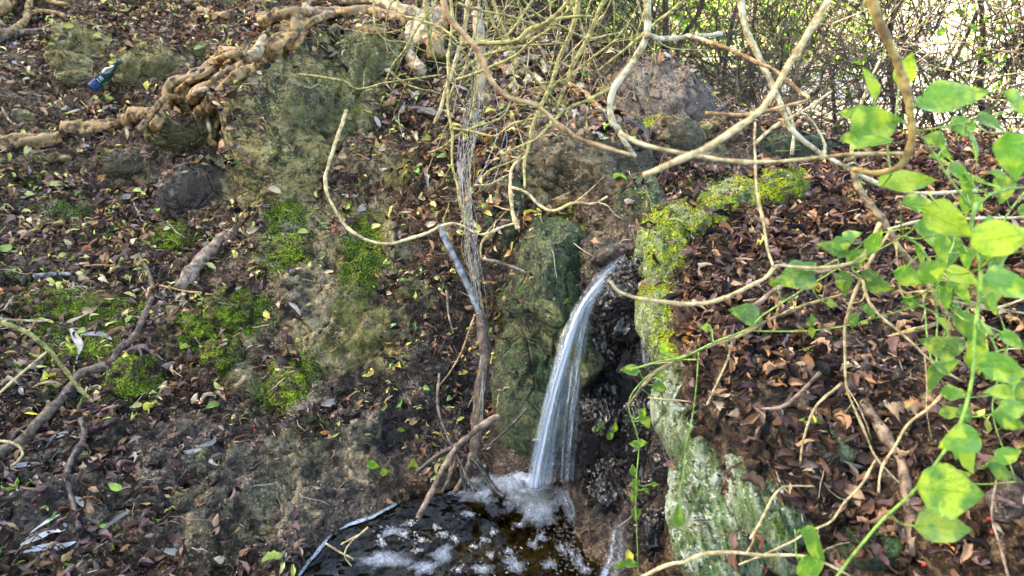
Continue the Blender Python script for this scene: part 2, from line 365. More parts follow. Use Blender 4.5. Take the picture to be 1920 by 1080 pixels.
pts += [(-1.2,5,1.42),(0,5,1.30),(.7,5,.95),(-3,5,1.9),(-3,3,1.25),(-2.8,1.6,.85),(-2.2,.8,.6),(-1.2,.9,.1),(-.6,1.0,.02),(.1,1.0,-.05),(0,.4,-.02),(-1.5,0,.4),(-3,-1,.9),(2.2,5.2,.25),(1.6,4.4,.45),(2.5,4.0,.3),
        (1.3,5.5,.5),(.5,6.5,1.0),(1.5,7.5,.35),(-1,8,1.9),(-5,6,3.2),(-5,2,3.0),(-6,-3,4.2),(-10,0,6.8),(-10,8,6.8),(-14,-5,8.6),(-14,5,8.8),(-14,15,8.6),(-14,25,8.2),(-14,45,8.0),(-22,5,9.0),(-6,14,3.6),(-4,22,2.4),(-6,40,2.2),(2,12,.15),(6,6,.05),(5,3,.1),(4,1,.2),(5,12,0),  # high left points form the unseen hill that keeps sun off the gully
        (12,10,-.1),(12,3,0),(10,20,0),(20,15,0),(25,30,.2),(5,25,.1),(10,45,.4),(35,5,.3),(35,55,.8),(8,-6,.3),(20,-8,.4),(0,-8,.2),(-25,-10,9.5),(.8,1.2,.05),(1.5,1.5,.1),(1.5,.5,.1),(.8,.3,0)]
HL = mq(pts)
RP = [(1300,480,.72),(1290,560,.70),(1280,650,.68),(1300,760,.64),(1400,860,.60),(1500,950,.54),(1560,1070,.46),(1420,1060,.42),(1330,900,.53),(1350,500,.75),(1500,600,.72),(1400,700,.68),(1600,700,.68),
      (1700,850,.66),(1850,1000,.64),(1850,700,.76),(1700,560,.76),(1900,500,.86),(1500,450,.77),(1700,400,.82),(1400,390,.78),(1550,350,.78),(1270,375,.765),(1240,430,.74),(1900,330,.84),(1700,310,.80),(1600,300,.76)]
rp = [tuple(atZ(*p)) for p in RP] + [(1.35,3.15,.74),(1.0,2.75,.70),(2.5,2.9,.78),(2.6,1.6,.95),(2.2,.6,.95),(1.2,.3,.75),(.8,.3,.45),(.5,.3,.2),(.3,1.2,.6),(.25,1.7,.68),(3.5,2,.9),(3.5,3.2,.6),(3,4.2,.4),(1.8,3.9,.52),(2.4,4.2,.4),(6,3,.5),(5,0,.8)]
HR = mq(rp, .1)
# edge of the right-hand bank, bottom to top
EDGE = np.array([(.62,-2),(.60,.3),(.52,.75),(.42,.98),(.385,1.15),(.39,1.35),(.41,1.6),(.425,1.85),(.46,2.02),(.56,2.20),(.78,2.36),(1.0,2.48),(1.2,2.65),(1.45,2.85),(1.7,3.3),(1.9,4.0),(2.2,6.0),(2.6,12)])
def seg_dist(x, y, poly, closed=False):
    best = np.full(x.shape, 1e9); sg = np.ones(x.shape)
    n = len(poly)
    for i in range(n if closed else n - 1):
        a = poly[i]; b2 = poly[(i + 1) % n]; d = b2 - a; L2 = d @ d
        t = np.clip(((x - a[0]) * d[0] + (y - a[1]) * d[1]) / L2, 0, 1)
        dx = x - a[0] - t * d[0]; dy = y - a[1] - t * d[1]; q = np.hypot(dx, dy)
        cr = d[0] * (y - a[1]) - d[1] * (x - a[0])
        m = q < best; best = np.where(m, q, best); sg = np.where(m, np.sign(-cr), sg)
    return best, sg
def inside(x, y, poly):
    c = np.zeros(x.shape, bool); n = len(poly)
    for i in range(n):
        x0, y0 = poly[i]; x1, y1 = poly[(i + 1) % n]
        k = ((y0 > y) != (y1 > y)) & (x < (x1 - x0) * (y - y0) / (y1 - y0 + 1e-12) + x0); c ^= k
    return c
POOLPX = [(545,1100),(575,1052),(612,1012),(650,985),(700,965),(742,944),(775,930),(830,915),(870,900),(930,893),(1000,893),(1060,905),(1078,950),(1085,1000),(1110,1045),(1150,1075),(1165,1100)]
POOL = np.array([atZ(px, py, 0)[:2] for px, py in POOLPX] + [(.30, .8), (-.1, .62), (-.55, .85)])
# terrain heights without relief
def H0(x, y):
    hl = HL(x, y); hr = HR(x, y)
    q, sg = seg_dist(x, y, EDGE); sd = q * sg
    wd = np.where(y < 2.0, .028, .06)
    t = ss((sd + wd * .5) / wd)
    far = ss((np.hypot(x - 1.6, y - 1.8) - 3.2) / 2.0)
    hr = hr * (1 - far) + hl * far
    h = np.where(t > 0, hl * (1 - t) + np.maximum(hr, hl * (1 - t)) * t, hl)
    h = hl * (1 - t) + hr * t
    pd, _ = seg_dist(x, y, POOL, True); ins = inside(x, y, POOL)
    near = np.hypot(x, y - 1.2) < 1.2
    out = np.maximum(h, np.minimum(.02 + .5 * pd, .06))
    h = np.where(near & ~ins, np.where(t > 0, h, out), h)
    h = np.where(ins, np.minimum(h, 0) * 0 - .13 * ss(pd / .08) + .004, h)
    return h, t, pd, ins
def axis(segs):
    out = [segs[0][0]]
    for a, b2, s0, s1 in segs:
        x = a
        while x < b2 - 1e-9:
            f = (x - a) / (b2 - a); x += s0 + (s1 - s0) * f; out.append(min(x, b2))
    return np.array(out)
ax = axis([(-30,-4,3,.3),(-4,-2.4,.12,.03),(-2.4,-1.9,.02,.012),(-1.9,.27,.0105,.008),(.27,.5,.005,.005),(.5,1.6,.009,.011),(1.6,2.6,.014,.03),(2.6,5,.05,.2),(5,40,.3,2.5)])
ay = axis([(-10,.4,1.2,.05),(.4,.85,.03,.01),(.85,2.3,.0075,.009),(2.3,3.6,.010,.014),(3.6,5.2,.018,.05),(5.2,12,.07,.25),(12,60,.3,2.5)])
X, Y = np.meshgrid(ax, ay); nx, ny = len(ax), len(ay); x = X.ravel(); y = Y.ravel()
z, tR, pd, ins = H0(x, y)
P = np.stack([x, y, z], 1)
G = P.reshape(ny, nx, 3)
dU = np.gradient(G, axis=1); dV = np.gradient(G, axis=0); N = np.cross(dU, dV).reshape(-1, 3); N /= np.linalg.norm(N, axis=1)[:, None] + 1e-9
px, py, dep = proj(P)
def blobs(px, py, L, mx=1.0):
    m = np.zeros(len(px))
    for b_ in L:
        cx, cy, rx, ry, an = b_[:5]; wt = b_[5] if len(b_) > 5 else 1
        c, s = math.cos(R(an)), math.sin(R(an)); u = (px - cx) * c + (py - cy) * s; v = -(px - cx) * s + (py - cy) * c
        m = np.maximum(m, wt * np.clip(1.25 - np.sqrt((u / rx) ** 2 + (v / ry) ** 2), 0, 1))
    return np.clip(m, 0, mx)
vis = (dep > .3) & (y < 6) & (y > .5)
MOSS = [(245,710,75,60,0),(390,620,75,70,30),(545,720,60,95,60),(330,440,70,45,0,.8),(540,480,80,70,0,.9),(680,490,60,110,10,1),(540,440,60,100,0,.9),(100,560,130,60,0,.9),(110,650,150,60,-10),(200,590,110,50,0,.9),
        (600,200,150,120,-30,.65),(520,300,100,60,0,.55),(460,590,90,60,0,.9),(120,400,110,45,0,.6),(60,350,80,40,0,.5),(990,600,90,110,0,.7),(1050,450,90,110,0,.6),(600,800,60,50,40,.5),
        (1360,370,120,45,-5,1),(1240,470,55,90,10,1),(1300,430,70,40,0,1),(1240,620,40,90,-10,.9),(150,740,110,50,0,.7),(420,690,60,60,0,.6),(1210,390,40,50,0,.8)]
TAN = [(560,450,120,150,0,.9),(690,480,90,150,0,.9),(640,560,90,60,0),(620,640,110,90,20,.9),(720,640,90,90,0,.8),(390,350,120,60,0,.9),(600,200,160,130,-30),(560,300,150,90,0,.8),(690,120,80,70,0),(700,300,120,60,0,.7),(780,560,90,80,0,.6),(760,330,110,60,0,.6),
       (460,720,60,70,0,.7),(680,850,80,100,20,.75),(480,980,120,60,-15,.6),(250,780,60,30,0,.7),(240,310,60,45,0),(430,870,120,70,0,.5),(1050,330,140,80,0,.9),(1280,250,120,60,20,.8),(450,650,60,50,0,.6),(330,620,60,50,0,.5),(1200,210,160,70,20,.6),(560,880,130,120,-20,.7),(380,960,160,90,0,.6),(940,800,60,80,0,.5),(580,960,50,60,0,.6)]
WET_AND_SHADE = [(1560,720,520,480,0,.62),(250,380,420,420,0,.42),(950,200,400,260,0,.42),(1160,780,130,320,0,1.7),(1170,560,90,140,0,1.7),(1010,840,130,120,0,1.2),(600,950,220,160,0,1.0),(350,900,280,170,0,.95),(120,940,200,160,0,.85),(700,800,170,150,0,1.1),(860,760,140,190,0,1.3),(560,570,70,60,0,.8),(800,600,140,120,0,.7),(1180,400,110,60,0,.8),(1180,540,80,120,0,1),  # leading broad patches paint shade between leaves into the soil; the rest is wet
       (900,500,100,100,0,.6),(1050,520,110,160,0,.55),(400,420,120,90,0,.5),(1350,300,150,60,0,.5),(430,300,80,50,0,.6)]
moss = blobs(px, py, MOSS) * vis; tan = blobs(px, py, TAN) * vis; wet = blobs(px, py, WET_AND_SHADE, 1.7) * vis  # wet carries real damp plus the painted shade of the litter gaps
fine = ((x > -2.4) & (x < 2.6) & (y > .7) & (y < 5.2)).astype(float)
ck = np.clip(1 - np.abs(fbm(P, 5.5, 3, 171)) / .03, 0, 1) + .6 * np.clip(1 - np.abs(fbm(P * np.array([.6, 1, 2]), 12, 2, 172)) / .05, 0, 1)
big = fbm(P, 3.2, 3, 5); med = fbm(P, 11, 4, 21); sml = fbm(P, 48, 3, 77)
rid = 1 - np.abs(fbm(P * np.array([1, 1, 2.2]), 7, 4, 51)) * 3
lump = 1 - 2 * np.abs(noise(P, 15, 91)); lump2 = 1 - 2 * np.abs(noise(P, 34, 92))
D = tan * (.030 * (1 - 2.4 * np.abs(fbm(P, 4.5, 4, 151))) + .012 * (1 - 2.4 * np.abs(fbm(P * np.array([1, .6, 2.0]), 13, 3, 152)))) + .055 * big + .050 * med + .014 * sml
D += wet * (.016 * lump2 + .014 * sml) + .012 * lump * (1 - moss) + moss * (.018 * lump + .006 * sml) + tan * .014 * rid
D *= np.where(ins, .15, np.clip(pd / .12, .2, 1)) * (.25 + .75 * fine)
farm = ss((y - 5) / 8) + ss((np.abs(x) - 4) / 5)
Dfar = np.clip(farm, 0, 1) * .25 * fbm(P, .35, 4, 9) * np.where(x < -3, 2.5, .6)
steep = (tR > .02) & (tR < .98)
D = D - .022 * ck * tan * fine * (1 - moss) * ~ins + steep * (.02 * med + .012 * lump)
P2 = P + N * D[:, None]; P2[:, 2] += Dfar
P2[:, 2] = np.where(ins, np.minimum(P2[:, 2], .002), P2[:, 2])
floor_ = ins * 1.0; moss = np.maximum(moss, ins * .25); tan = np.maximum(tan, ins * .45); wet = wet * (1 - ins * .8)
sand = np.clip(ss((x - 2.6) / 1.5) * ss((y - 4.2) / 2), 0, 1) * ss((fbm(P, .5, 3, 3) + .75) / .5)
i, j = np.meshgrid(np.arange(ny - 1), np.arange(nx - 1), indexing='ij'); a = (i * nx + j).ravel()
Q = np.stack([a, a + 1, a + nx + 1, a + nx], 1)
ground_me = mesh_np('bank_ground', P2, Q, M_ground, True, {'moss': moss, 'wet': wet, 'tan': tan, 'sand': sand})
ground = tag(obj('ground', ground_me), kind='structure')

# collision surface used to lay things down
BV, BP, bn = [], [], 0
keep = (P2[Q[:, 0], 0] > -3.2) & (P2[Q[:, 0], 0] < 4) & (P2[Q[:, 0], 1] > .5) & (P2[Q[:, 0], 1] < 7)
used = np.unique(Q[keep]); remap = np.zeros(len(P2), int); remap[used] = np.arange(len(used))
BV += P2[used].tolist(); BP += remap[Q[keep]].tolist(); bn = len(used)
tree0 = BVHTree.FromPolygons(BV, BP)
def hit0(px_, py_, tree=None):
    d = Vector(ray(px_, py_)).normalized(); loc, nr, idx, ds = (tree or TREE).ray_cast(CAM, d)
    if loc is None: loc = Vector(atY(px_, py_, 4.0)); nr = Vector((0, -.3, 1))
    if nr.z < 0: nr = -nr
    return loc, nr.normalized()
TREE = tree0

# ---------------------------------------------------------------- rocks
_ico = {}
def ico(sub):
    if sub not in _ico:
        bm = bmesh.new(); bmesh.ops.create_icosphere(bm, subdivisions=sub, radius=1)
        V = np.array([v.co[:] for v in bm.verts]); T = np.array([[v.index for v in f.verts] for f in bm.faces]); bm.free(); _ico[sub] = (V, T)
    return _ico[sub]
ROCKS = []
def rock(px_, py_, wpx, hpx, ang, thick, mat, label, name='rock', cat='rock', sub=5, cuts=9, rough=.10, seed=0, sink=.35, group=None, N_=None, lumps=0.0, power=1.0, strat=0.0, loc=None, cutr=(.62, .95), crack=.10):
    loc0, nr = hit0(px_, py_)
    if loc is not None: loc0 = Vector(loc)
    if N_ is not None: nr = Vector(N_).normalized()
    d = (np.array(loc0) - CN) @ FW
    a_ = wpx / 2 * d / F
    xr = Vector((1, 0, 0)); xr = (xr - nr * xr.dot(nr)).normalized(); ur = nr.cross(xr)
    vd = (loc0 - CAM).normalized(); fs = max(.45, math.sqrt(max(0, 1 - vd.dot(ur) ** 2)))
    b_ = hpx / 2 * d / F / fs
    rs = np.random.default_rng(seed + 1000)
    V, T = ico(sub); V = V.copy()
    V = np.sign(V) * np.abs(V) ** power
    for k in range(cuts):
        n = rs.normal(size=3); n /= np.linalg.norm(n); dd = rs.uniform(*cutr)
        e = V @ n - dd; V -= np.where(e > 0, e, 0)[:, None] * n * .93
    S = V * np.array([a_, b_, thick]); m = (a_ * b_ * thick) ** (1 / 3)
    nn = V / (np.linalg.norm(V, axis=1)[:, None] + 1e-9)
    S2 = S + rs.uniform(-50, 50)
    dsp = rough * m * (1.2 * fbm(S2, .9 / m, 4, seed) + .6 * fbm(S2, 5 / m, 3, seed + 7))
    if lumps: dsp += lumps * m * (np.abs(noise(S2, 2.6 / m, seed + 3)) * -1.2 + .5 * np.abs(noise(S2, 6 / m, seed + 4)) * -1 + .5)
    if strat: dsp += strat * m * np.sign(np.sin(S2[:, 1] * 9 / b_ * .6 + 3 * noise(S2, 1.2 / m, seed))) * .3
    c1_ = np.abs(noise(S2, 1.5 / m, seed + 40) + .25 * noise(S2, 6 / m, seed + 41)); c2_ = np.abs(noise(S2 * np.array([1, .5, 2.0]), 3.2 / m, seed + 42) + .2 * noise(S2, 12 / m, seed + 43))
    dsp -= crack * m * (np.clip(1 - c1_ / .07, 0, 1) + .6 * np.clip(1 - c2_ / .06, 0, 1)); dsp += crack * m * .5 * (np.floor(fbm(S2, 1.6 / m, 2, seed + 44) * 7) / 7)
    S = S + nn * dsp[:, None]
    ca, sa = math.cos(R(-ang)), math.sin(R(-ang))
    S = np.stack([S[:, 0] * ca - S[:, 1] * sa, S[:, 0] * sa + S[:, 1] * ca, S[:, 2]], 1)
    B = np.array([xr, ur, nr]); W = S @ B
    c = np.array(loc0) + np.array(nr) * thick * (.5 - sink) - np.array(nr) * thick * .5
    me = mesh_np(name, W, T, mat, True)
    o = obj(name, me, None, Vector(c)); tag(o, label, cat, group)
    ROCKS.append((W + c, T)); return o
rk = rock
# upper left
rk(158,92,160,84,8,.10,M_olive,'flat layered olive stone above the green bottle, topmost of the stack','rock',seed=1,strat=.25,rough=.14,sink=.15)
rk(138,126,110,46,14,.075,M_olive,'narrow wedge stone under the flat stone left of the green bottle','rock',seed=2,sub=4,sink=.05)
rk(152,148,104,46,-4,.075,M_olive,'lowest olive stone just left of the green bottle','rock',seed=3,sub=4,sink=.05)
rk(292,132,170,125,-12,.12,M_olive,'large yellowish olive boulder right of the green bottle','rock',seed=4,rough=.14,sink=.25)
rk(372,96,52,44,5,.06,M_slab,'small square dark stone right of the yellowish olive boulder','rock',seed=5,sub=4,sink=.2)
rk(400,8,110,36,5,.08,M_slab,'dark mossy stone at the very top of the slope left of the roots','rock',seed=6,sub=4,sink=.2)
rk(500,14,70,30,-12,.07,M_greyolive,'grey stone at the top of the slope beside the thick roots','rock',seed=61,sub=4,sink=.2)
rk(240,312,96,66,0,.09,M_greyolive,'rounded olive grey boulder below the thick bare root','rock',seed=7,rough=.12,sink=.3)
rk(388,355,190,120,14,.13,M_brownrock,'smooth purplish brown rock bulge below the twisted root','rock',seed=8,rough=.07,sink=.55,cuts=4)
rk(90,298,90,22,-3,.05,M_slab,'long flat dark stone at the left edge under the root','rock',seed=9,sub=4,sink=.2)
rk(45,215,66,32,0,.05,M_slab,'low mossy stone at the left edge above the thick root','rock',seed=10,sub=4,sink=.35)
rk(590,205,400,350,-28,.26,M_slab,'huge mossy bedrock slab in the middle of the slope','rock',sub=6,seed=11,rough=.13,sink=.52,strat=.12,cuts=12)
rk(684,116,140,150,10,.19,M_olive,'upright yellow green boulder under the thick root','rock',seed=12,rough=.10,sink=.3)
rk(355,240,150,70,-20,.12,M_olive,'weathered rock beneath the twisted root cluster','rock',seed=13,sink=.35)
rk(820,118,90,90,0,.14,M_green,'green mossy rock beside the pale hanging roots','rock',seed=15,sink=.4)
# moss humps
for k, (a1, b1, c1, d1, an, lb) in enumerate([
    (245,712,122,112,0,'round cushion of bright moss beside the fallen dark branch'),(385,612,80,80,20,'small moss hump below the short brown log'),(545,728,110,165,-24,'long steep moss hump left of the pool'),
    (452,590,130,100,0,'broad moss mound between the two smaller moss humps'),(335,440,90,54,0,'thin moss pad left of the short brown log'),(120,575,170,90,0,'wide moss mound at the left edge of the slope'),
    (180,640,170,80,8,'low moss mound below the pale curled bark strips'),(530,480,110,90,0,'moss pad above the dark wet hollow'),(395,668,80,90,10,'moss hump just below the small moss hump')]):
    rk(a1, b1, c1, d1, an, .11 if k in (0, 2) else .075, M_moss, lb, 'moss_mound', 'moss', seed=30 + k, cuts=2, rough=.16, sink=.45 if k in (0,) else .6, lumps=.16)
# centre
rk(1050,335,330,180,12,.26,M_greyolive,'wide grey brown boulder behind the waterfall','rock',sub=6,seed=50,rough=.11,sink=.55,cuts=8)
rk(962,375,120,190,0,.16,M_green,'dark green rock left of the tall dark boulder','rock',seed=51,sink=.5)
rk(1040,478,225,270,-6,.24,M_green,'tall dark green boulder left of the waterfall lip','rock',sub=6,seed=52,rough=.10,sink=.52,cuts=10)
rk(985,640,170,250,8,.18,M_green,'dark green rock foot left of the falling water','rock',seed=53,rough=.14,sink=.5,cuts=9)
rk(970,700,150,150,0,.12,M_brownrock,'brown wet rock foot above the pool behind the sticks','rock',seed=54,rough=.14,sink=.6,cuts=5)
rk(1205,392,80,140,-8,.12,M_green,'narrow mossy upright rock behind the waterfall lip','rock',seed=55,sink=.3)
rk(1290,195,270,130,28,.20,M_brownrock,'large dark sloping rock face on the crest behind the hooked branch','rock',sub=6,seed=62,rough=.14,sink=.5,cuts=9)
rk(1120,265,200,80,8,.14,M_brownrock,'low dark brown rock shelf behind the wide boulder','rock',seed=63,rough=.14,sink=.5,cuts=8)
rk(1265,252,120,90,30,.12,M_greyolive,'rounded boulder on the crest behind the waterfall','rock',seed=56,sink=.45)
rk(1225,228,60,30,10,.06,M_mossrock,'small pale lichen covered stone on the crest','rock',seed=57,sub=4,sink=.3)
rk(1480,278,270,80,2,.14,M_green,'long dark ledge stone across the upper right','rock',seed=58,sink=.3,cuts=5)
rk(1185,170,150,110,25,.15,M_brownrock,'dark sloping rock face high on the crest','rock',seed=59,sink=.6)
# right bank
rk(1240,470,120,185,8,.11,M_mossrock,'bright moss covered block beside the waterfall lip','rock',sub=6,seed=70,rough=.10,sink=.10,N_=(-.55,-.2,1),lumps=.12,loc=(.440,1.80,.70),cuts=5)
rk(1300,425,150,110,-6,.10,M_mossrock,'bright moss cushion rock on the rim of the right bank','rock',sub=5,seed=71,rough=.14,sink=.35,lumps=.12,cuts=4)
rk(1390,366,230,90,-4,.09,M_mossrock,'wide yellow green moss covered rock on top of the right bank','rock',sub=5,seed=72,rough=.14,sink=.40,lumps=.12,cuts=4)
rk(1255,590,135,280,-8,.10,M_mossrock,'long pale mossy side of the right bank below the bright block','rock',sub=6,seed=73,rough=.10,sink=.1,N_=(-1,-.15,.55),loc=(.415,1.50,.61),cuts=7)
rk(1275,770,140,260,-6,.09,M_paleslab,'pale green upright slab between the litter and the gully','rock',sub=5,seed=74,rough=.09,sink=.1,N_=(-1,-.1,.5),loc=(.395,1.22,.545),cuts=8)
rk(1330,960,170,360,-8,.11,M_paleslab,'tall whitish green slab at the bottom of the right bank','rock',sub=6,seed=75,rough=.07,sink=.2,N_=(-.6,-.35,1),loc=(.385,.98,.46),cuts=10)
rk(1415,940,110,250,-14,.06,M_paleslab,'mossy slab right of the whitish slab','rock',sub=5,seed=76,rough=.10,sink=.30,N_=(-.3,-.3,1),cuts=9)
rk(1480,980,90,160,-18,.05,M_paleslab,'third green slab sticking out of the brown leaves','rock',sub=5,seed=77,rough=.10,sink=.2,cuts=9)
rk(1535,800,50,110,-20,.05,M_paleslab,'narrow green stone poking through the leaf litter','rock',sub=4,seed=78,sink=.3)
rk(1600,1010,90,100,0,.05,M_green,'low green stone under the leafy vine','rock',sub=4,seed=79,sink=.35)
rk(1860,300,130,90,0,.12,M_brownrock,'dark cracked rock behind the vine leaves at right','rock',seed=80,sink=.2)
rk(1870,375,120,60,0,.08,M_green,'mossy stone below the dark cracked rock','rock',seed=81,sub=4,sink=.3)
rk(1905,940,70,150,10,.09,M_brownrock,'brown rock at the lower right corner','rock',seed=82,sub=4,sink=.2)
# wet gully
rk(1155,478,110,34,-10,.055,M_brownrock,'dark rounded rim of rock over the waterfall','rock',seed=90,rough=.10,sink=.0,loc=None,cuts=3)
def tufa(px_, py_, w_, h_, an, th, lb, sd, sub=5, sink=.4, loc=None):
    rk(px_, py_, w_, h_, an, th, M_wet, lb, 'wet_rock', 'rock', sub=sub, seed=sd, rough=.22, sink=sink, cuts=4, lumps=.30, loc=loc)
tufa(1160,560,120,170,-6,.13,'glistening black rock directly under the waterfall lip',100,6,.5)
tufa(1125,640,60,100,0,.07,'knobbly brown wet rock right behind the falling water',101,5,.2)
tufa(1195,640,90,200,-8,.10,'wet rock wall below the bright mossy block',102,5,.5)
tufa(1120,760,90,130,0,.08,'lumpy wet rock halfway down beside the fall',103,5,.4)
tufa(1190,830,110,150,0,.09,'broad muddy rock mass right of the pool',104,6,.45)
tufa(1135,900,90,120,0,.07,'low muddy rock at the right edge of the pool',105,5,.4)
tufa(1225,1010,100,110,0,.08,'round wet lump at the bottom of the gully',106,5,.4)
tufa(1235,900,70,120,0,.06,'wet stones piled under the pale slab',107,5,.4)
for W, T in ROCKS:
    BV += W.tolist(); BP += (T + bn).tolist(); bn += len(W)
TREE = BVHTree.FromPolygons(BV, BP)
hit = hit0

# ---------------------------------------------------------------- fallen leaves
LM = [(190,150,'beside the green bottle'),(245,712,'beside the round moss cushion'),(100,800,'near the long fallen branch'),(392,490,'beside the short brown log'),(85,1005,'beside the whitish dry blades'),(590,210,'on the huge bedrock slab'),
      (388,355,'by the purplish brown rock bulge'),(370,170,'beside the twisted root bundle'),(60,270,'near the bare root at left'),(545,728,'beside the steep long moss hump'),(330,440,'near the moss pad'),(640,590,'on the bare tan rock'),(450,900,'on the open grey mud'),
      (600,1000,'by the left shore of the pool'),(760,800,'above the pool'),(870,700,'beside the dark upright stake'),(860,500,'beside the blue grey stick'),(740,420,'below the sagging yellowish twig'),(760,260,'below the pale root stumps'),(890,280,'behind the hanging strands'),
      (1050,340,'on the wide boulder'),(1060,480,'by the tall dark green boulder'),(1060,180,'among the crest roots'),(1270,250,'near the crest boulder'),(150,560,'on the wide moss mound'),(100,430,'in the middle of the left slope'),(60,940,'at the lower left edge'),(300,1000,'on the mud near the bottom edge'),
      (560,90,'beside the thick golden root'),(300,60,'at the top of the left slope'),(1670,880,'beside the thick decaying stick'),(1500,780,'beside the narrow green stone'),(1400,640,'below the round creeper leaves'),(1340,960,'on the whitish slab'),(1450,930,'beside the green slabs'),
      (1330,560,'beside the pale mossy side'),(1330,470,'below the bright moss cushion'),(1400,370,'by the wide mossy rock'),(1560,420,'below the long grey branch'),(1560,560,'under the middle of the vine'),(1760,600,'under the right hand vine'),(1830,900,'behind the big vine leaves'),
      (1560,320,'near the long dark ledge'),(1740,340,'near the dark cracked rock'),(1600,690,'beneath the hanging tan twig'),(1760,760,'in front of the forked straw twig'),(1840,1040,'at the lower right corner'),(1430,720,'under the brownish long twig'),(1580,990,'beside the low green stone'),(1240,900,'in the wet gully'),(1150,800,'beside the falling water')]
def near(qx_, qy_): return min(LM, key=lambda l_: (l_[0] - qx_) ** 2 + (l_[1] - qy_) ** 2)[2]
CURL = ['flat', 'curled', 'drooping', 'strongly curled', 'upturned', 'rolled up', 'humped']
def leaf_base(shape=0, curl=.25, fold=.35, seed=0, hi=False):
    rs = np.random.default_rng(seed); ns, nc = (8, 5) if hi else (6, 3)
    wd, pk = [(.17, .9), (.24, 1.0), (.26, .7), (.085, 1.0), (.13, .75), (.20, 1.2)][shape % 6]
    V = []; bend = rs.uniform(-.45, .45); roll = rs.uniform(-.3, .9); cu = rs.uniform(.6, 1.5); tws = rs.uniform(-.8, .8)
    for i_ in range(ns):
        t = i_ / (ns - 1); ww = wd * (math.sin(math.pi * min(1, t ** pk)) ** .8 if 0 < t < 1 else .02) * (1 + rs.uniform(-.14, .14)); z0 = curl * 4 * (.25 - (t - .5) ** 2) * cu + .03 * rs.normal()
        for j_ in range(nc):
            u = j_ / (nc - 1) * 2 - 1; yy = ww * u * (1 - .25 * max(0, roll) * abs(u)); zz = z0 + fold * abs(u) ** (1.0 if u > 0 else 1.5) * wd * rs.uniform(.5, 1.4) + tws * u * ww * (t - .5) * 1.6 + (roll * wd * u * u if hi else 0)
            V.append((t - .5 + rs.normal() * .008, yy + bend * (t - .5) ** 2, zz))
    T = []
    for i_ in range(ns - 1):
        for j_ in range(nc - 1): p = i_ * nc + j_; T += [(p, p + nc, p + nc + 1), (p, p + nc + 1, p + 1)]
    return np.array(V), np.array(T)
CF = [(.05, .3), (.20, .7), (-.15, .5), (.34, 1.0), (.1, -.5)]
LB = [leaf_base(s, c, f, 10 * s + q) for s in range(6) for q, (c, f) in enumerate(CF)]
LBH = [leaf_base(s, c, f, 210 + 10 * s + q, True) for s in range(6) for q, (c, f) in enumerate(CF + [(.25, 1.3), (-.25, .9)])]
PAL = {'brown': [(.20,.115,.07),(.12,.070,.048),(.33,.20,.12),(.075,.045,.033)], 'purple': [(.15,.09,.08),(.09,.055,.055),(.22,.145,.13),(.06,.038,.038)],
       'dark': [(.026,.018,.014),(.012,.010,.011),(.045,.030,.022)], 'tan': [(.44,.30,.18),(.36,.22,.135),(.54,.41,.27)], 'grey': [(.36,.30,.25),(.46,.39,.32)],
       'yellow': [(.62,.50,.05),(.55,.52,.08),(.66,.58,.14)], 'lime': [(.36,.47,.05),(.28,.42,.05),(.48,.56,.14)], 'green': [(.10,.27,.03),(.15,.34,.05)], 'orange': [(.48,.20,.04),(.42,.15,.05)]}
#            brown purple dark tan grey yellow lime green orange
MIX = {'upper': [.34,.21,.17,.15,.016,.080,.032,.006,.014], 'mud': [.17,.23,.47,.05,.02,.022,.025,.005,.006], 'wetgut': [.20,.14,.44,.05,.01,.08,.05,.012,.012],
       'right': [.33,.27,.33,.055,.012,.006,.003,.0,.004], 'crest': [.30,.14,.20,.16,.06,.08,.04,.01,.01]}
KEYS = ['brown','purple','dark','tan','grey','yellow','lime','green','orange']
def region(px_, py_, x_, y_):
    if px_ > 1190 and y_ < 3.0 and x_ > .36: return 'right'
    if px_ > 950 and py_ < 320: return 'crest'
    if py_ > 740 and px_ < 700: return 'mud'
    if 560 < px_ < 1200 and py_ > 470: return 'wetgut'
    return 'upper'
# bare places: litter is thin there
BARE = [(245,712,62,58,0,1),(385,612,45,45,0,.8),(545,728,52,90,60,.95),(452,590,70,55,0,.8),(335,440,45,28,0,.6),(530,480,60,55,0,.8),(590,200,150,115,-30,.80),(684,112,60,62,0,.93),(390,352,95,58,12,.93),(240,312,48,36,0,.95),
        (160,92,72,32,0,.85),(152,140,50,25,0,.9),(292,132,75,50,0,.85),(640,560,90,75,0,.85),(630,650,100,90,0,.8),(740,600,60,60,0,.5),(620,470,50,60,0,.6),(680,480,60,90,0,.8),(1050,345,130,80,10,.85),(1060,480,95,120,0,.97),(995,600,70,100,0,.9),(970,710,80,80,0,.85),
        (1150,650,110,420,0,.93),(1160,900,120,200,0,.95),(1240,480,60,115,0,.97),(1250,620,45,170,0,.97),(1300,415,60,42,0,.9),(1390,366,100,36,0,.92),(1330,960,75,180,-10,.93),(1415,950,48,120,-12,.85),(1480,990,40,70,0,.75),(1275,760,40,100,0,.97),
        (500,940,180,120,-20,.62),(620,930,110,120,0,.7),(350,900,260,110,0,.42),(160,930,160,120,0,.25),(760,930,120,50,0,.5),(690,850,90,110,0,.8),(460,700,60,60,0,.8),(1280,250,70,50,20,.8),(1480,276,130,30,0,.8),(545,430,70,110,0,.7),(720,330,80,70,0,.4),(100,575,110,50,0,.55),(180,650,110,45,0,.5),(520,300,90,50,0,.8),(120,400,60,30,0,.7),(1212,392,35,55,0,.9),(1240,190,190,100,25,.9),(1120,300,180,60,10,.85),(1330,290,170,45,5,.85),(1180,380,90,50,0,.9),(100,480,90,40,0,.4),(690,400,90,130,0,.42),(520,640,120,90,0,.45),(420,560,80,70,0,.5),(850,620,70,90,0,.3)]
